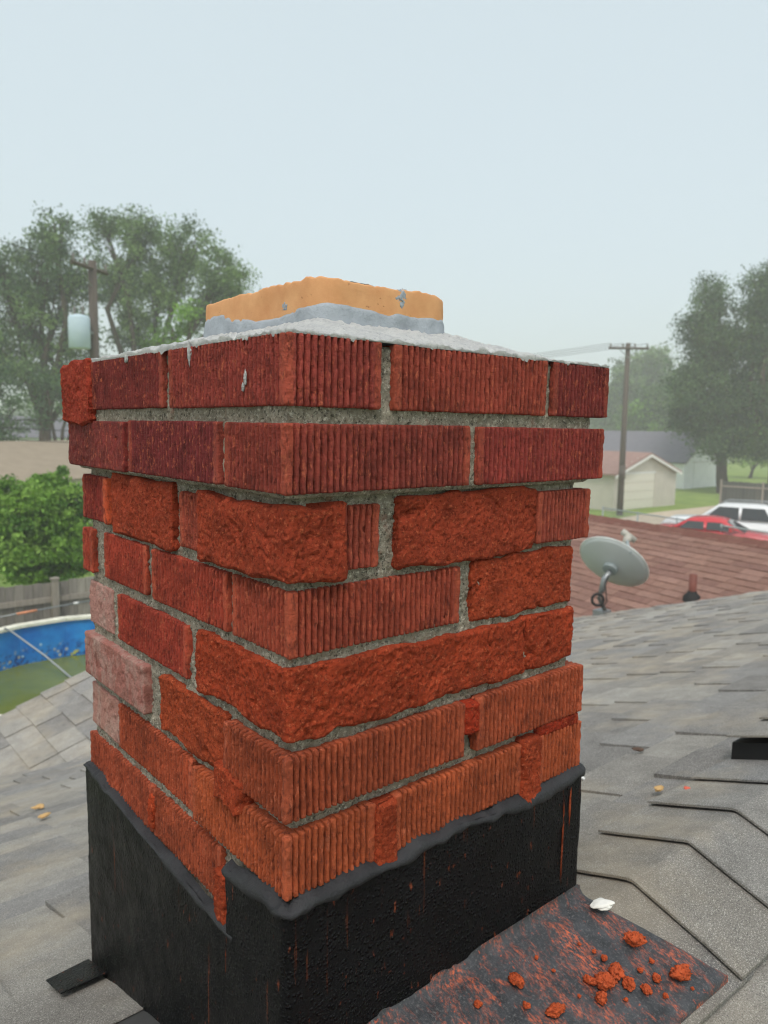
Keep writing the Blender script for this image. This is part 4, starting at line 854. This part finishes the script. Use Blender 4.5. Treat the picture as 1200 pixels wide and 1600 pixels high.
for k in range(NS): V += [pp(PR - .02, k, ZT), pp(PR - .02, k, -Z0 + .05)]
F = [(2*k, 2*((k+1) % NS), 2*((k+1) % NS)+1, 2*k+1) for k in range(NS)]; ob('liner', V, F, LINER, pool)
V = []
for k in range(NS): V += [pp(PR + .03, k, ZT), pp(PR + .03, k, -Z0)]
ob('wall', V, F, m_plain('pool_steel', S(186, 194, 198), .4, .4), pool)
for k in range(NS):
    V = [pp(PR - .06, k, ZT + .005), pp(PR + .1, k, ZT + .005), pp(PR + .1, k+1, ZT + .005), pp(PR - .06, k+1, ZT + .005)]; V = [np.array(v) for v in V]
    V[0], V[3] = V[0] + (V[3]-V[0])*.006, V[3] - (V[3]-V[0])*.006; V[1], V[2] = V[1] + (V[2]-V[1])*.006, V[2] - (V[2]-V[1])*.006
    V = V + [v + np.array([0, 0, .045]) for v in V]; ob('rim', V, [(0,3,2,1), (4,5,6,7), (0,1,5,4), (1,2,6,5), (2,3,7,6), (3,0,4,7)], m_plain('cream_rim', S(232, 230, 214), .4, .4) if 'cream_rim' not in bpy.data.materials else bpy.data.materials['cream_rim'], pool)
    ob('upright', [np.array(pp(PR + q, k, z)) + np.array([s_ * math.sin(ang[k]), -s_ * math.cos(ang[k]), 0]) for z in (-Z0, ZT) for q, s_ in ((.031, -.06), (.09, -.06), (.09, .06), (.031, .06))], [(0,3,2,1), (4,5,6,7), (0,1,5,4), (1,2,6,5), (2,3,7,6), (3,0,4,7)], WHITE, pool)
WT_ = NT('algae_water'); c = WT_.mix(WT_.ramp(WT_.noise(.8, 4, .6), .3, .7), S(84, 98, 30), S(112, 118, 40)); WT_.bump((WT_.noise(3, 3, .5), .12, .02)); WATER = WT_.out(c, .08, .5)
ob('water', [pp(PR - .025, k, ZWt) for k in range(NS)], [tuple(range(NS))], WATER, pool)
hs = [np.array([2.53, 11.95, -3.28]), np.array([2.6, 11.78, -3.32]), np.array([2.95, 11.35, -3.66]), np.array([3.2, 11.0, -3.95]), np.array([3.35, 10.8, -4.15])]
tag(MB().tube(hs, .014, 8).build('pool_hose', GALV, None, True), 'white hose running from the pool rim down into the green water', 'hose')

# ------------------------------------------------------------------ fences and cars across the alley
df = thing('wooden_fence', (45.6, 16, -Z0), 'dark board fence beside the alley under the right trees', 'fence', 'fences around the yards')
bfence(df, (45.6, 21.4), (47.5, 8), -Z0 + 1.55, WOODT, .2, [S(84, 86, 82), S(96, 96, 90), S(76, 78, 76)], 2.4, 7)
cf = thing('chain_link_fence', (26.6, 13.5, -Z0), 'low chain link fence behind the brown roof ridge', 'fence', 'fences around the yards')
c0, c1 = np.array([27.8, 18.0]), np.array([25.2, 8.0]); Lc = np.linalg.norm(c1 - c0); dc_ = (c1 - c0) / Lc; zt = -3.4
MB().tube([p3d(c0, zt), p3d(c1, zt)], .028, 8).build('top_rail', STEELG, cf, True)
k = 0
while k < Lc + .1: MB().tube([p3d(c0 + dc_*k, -Z0), p3d(c0 + dc_*k, zt + .06)], .033, 8).build('post', STEELG, cf, True); k += 2.05
mb = MB(); k = -1.1
while k < Lc:
    for sg in (1, -1):
        s0, s1 = (k, k + 1.1) if sg == 1 else (k + 1.1, k); za, zb = -Z0 + .05, zt
        if 0 <= s0 <= Lc and 0 <= s1 <= Lc: mb.tube([p3d(c0 + dc_*s0, za), p3d(c0 + dc_*s1, zb)], .004, 3, False)
    k += .085
tag(mb.build('wire_mesh', GALV, cf), kind='stuff')
def car(P, rz, label, paint, kind):
    r = thing('parked_car', (P[0], P[1], -Z0), label, 'car', 'cars parked in the alley', rz); L, Wd = (4.6, 1.86) if kind == 'suv' else (4.5, 1.78)
    if kind == 'suv': low = [(-2.3, .35), (-2.3, .95), (-2.22, 1.06), (1.0, 1.06), (2.05, .98), (2.28, .82), (2.3, .35)]; cab = [(-2.2, 1.05), (-1.95, 1.62), (-1.2, 1.72), (.1, 1.70), (.95, 1.05)]
    else: low = [(-2.25, .3), (-2.25, .86), (-2.1, .95), (-1.5, .98), (.9, .96), (2.0, .82), (2.22, .66), (2.25, .3)]; cab = [(-1.6, .96), (-.9, 1.36), (-.2, 1.42), (.25, 1.38), (1.05, .95)]
    def body(name, prof, w0, w1, mat, par, bev=.06):
        bm = bmesh.new(); zmin = min(p[1] for p in prof); zmax = max(p[1] for p in prof); rows = []
        for sg in (-1, 1): rows.append([bm.verts.new((x, sg * (w0 + (w1 - w0) * (z - zmin) / (zmax - zmin)), z)) for x, z in prof])
        bm.faces.new(rows[0]); bm.faces.new(rows[1][::-1]); n = len(prof)
        for i in range(n): bm.faces.new((rows[0][i], rows[1][i], rows[1][(i+1) % n], rows[0][(i+1) % n]))
        bmesh.ops.recalc_face_normals(bm, faces=bm.faces)
        bmesh.ops.bevel(bm, geom=list(bm.edges), offset=bev, segments=3, affect='EDGES', clamp_overlap=True)
        V = [v.co[:] for v in bm.verts]; F = [[v.index for v in f.verts] for f in bm.faces]; bm.free()
        return ob(name, V, F, mat, par, True, local=True)
    bd = body('body', low, Wd/2, Wd/2 * .97, paint, r, .07); cb = body('cabin', cab, Wd/2 * .95, Wd/2 * .74, paint, r, .07)
    zmin = cab[0][1]; zmax = max(c_[1] for c_ in cab); wy = lambda z: Wd/2 * (.95 - .21 * (z - zmin) / (zmax - zmin))
    # windows set just proud of the cabin
    A, Bq = cab[-2], cab[-1]; f1, f2 = .14, .92; n_ = np.array([A[1]-Bq[1], 0, Bq[0]-A[0]]); n_ = n_ / np.linalg.norm(n_) * .012; n_ = n_ if n_[2] > 0 else -n_
    wp = lambda f, s_: np.array([A[0] + (Bq[0]-A[0]) * f, s_ * (wy(A[1] + (Bq[1]-A[1]) * f) - .1), A[1] + (Bq[1]-A[1]) * f]) + n_
    ob('windscreen', [wp(f1, -1), wp(f1, 1), wp(f2, 1), wp(f2, -1)], [(0, 1, 2, 3)], GLASS, r, local=True)
    A2, B2 = cab[1], cab[0]; wq = lambda f, s_: np.array([A2[0] + (B2[0]-A2[0]) * f - .012, s_ * (wy(A2[1] + (B2[1]-A2[1]) * f) - .12), A2[1] + (B2[1]-A2[1]) * f + .006])
    ob('rear_window', [wq(.1, -1), wq(.1, 1), wq(.8, 1), wq(.8, -1)], [(3, 2, 1, 0)], GLASS, r, local=True)
    for sg in (-1, 1):
        xs = [cab[0][0] + .35, (cab[0][0] + cab[-1][0]) / 2 - .05, cab[-1][0] - .3]
        for j in range(2):
            x0, x1 = xs[j] + .04, xs[j+1] - .04; z0_, z1_ = zmin + .06, zmax - .13
            k0 = .28 if j == 0 else 0.02; k1 = .5 if j == 1 else .02
            ob('side_window', [(x0, sg * (wy(z0_) + .012), z0_), (x1, sg * (wy(z0_) + .012), z0_), (x1 - k1, sg * (wy(z1_) + .012), z1_), (x0 + k0, sg * (wy(z1_) + .012), z1_)], [(0, 1, 2, 3) if sg < 0 else (3, 2, 1, 0)], GLASS, r, local=True)
        for x in (-1.4, 1.42):
            wl = ob('wheel', *(lambda q: (q.V, q.F))(MB().lathe([(0, -.1), (.2, -.1), (.32, -.1), (.34, -.07), (.34, .07), (.32, .1), (.2, .1), (0, .1)], 20, (x, sg * (Wd/2 - .06), .34), (0, 1, 0))), RUBBER, r, True, local=True)
            ob('rim', *(lambda q: (q.V, q.F))(MB().lathe([(0, sg * .108), (.2, sg * .104), (.21, sg * .09)], 16, (x, sg * (Wd/2 - .06), .34), (0, 1, 0))), GALV, wl, True, local=True)
        hl = MB(); hl.box(L/2 - .2, L/2 - .0, sg * (Wd/2 - .32) - .16, sg * (Wd/2 - .32) + .16, .64, .76); ob('headlight', hl.V, hl.F, GALV, r, local=True)
        tl = MB(); tl.box(-L/2 - .012, -L/2 + .1, sg * (Wd/2 - .2) - .1, sg * (Wd/2 - .2) + .1, .72, .9); ob('tail_light', tl.V, tl.F, m_plain('red_lens', S(150, 20, 20), .3) if 'red_lens' not in bpy.data.materials else bpy.data.materials['red_lens'], r, local=True)
        mr = MB(); mr.box(cab[-1][0] - .55, cab[-1][0] - .4, sg * (Wd/2 + .02) - .08, sg * (Wd/2 + .02) + .08, zmin + .05, zmin + .2); ob('mirror', mr.V, mr.F, paint, r, local=True)
    if kind == 'suv':
        for sg in (-1, 1): q = MB(); q.tube([(-1.7, sg * .6, 1.73), (-1.5, sg * .6, 1.79), (-.1, sg * .6, 1.78), (.1, sg * .6, 1.70)], .025, 6); ob('roof_rail', q.V, q.F, GALV, r, True, local=True)
    return r
car((29.9, 13.7), math.atan2(9, -3), 'white SUV parked in the alley behind the brown roof', m_plain('white_car_paint', (.74, .76, .78), .25, .5, 0, .03, bd=0), 'suv')
car((26.9, 12.5), math.atan2(-3.5, 1.2), 'low red car parked in front of the white SUV', m_plain('red_car_paint', S(196, 44, 56), .25, .5, 0, .03, bd=0), 'sedan')

# ------------------------------------------------------------------ smoky haze over the whole place
hm = bpy.data.materials.new('smoky_air'); hm.use_nodes = True; t = hm.node_tree; t.nodes.clear(); o_ = t.nodes.new('ShaderNodeOutputMaterial'); pv_ = t.nodes.new('ShaderNodeVolumePrincipled')
pv_.inputs['Color'].default_value = (.985, .995, .995, 1); pv_.inputs['Density'].default_value = .0030; pv_.inputs['Anisotropy'].default_value = .0
t.links.new(pv_.outputs[0], o_.inputs['Volume'])
hz = MB().box(-720, 720, -720, 720, -Z0 - 1, 15.5).build('haze', hm, None); tag(hz, kind='stuff', label='thin pale smoke haze lying over the neighbourhood')
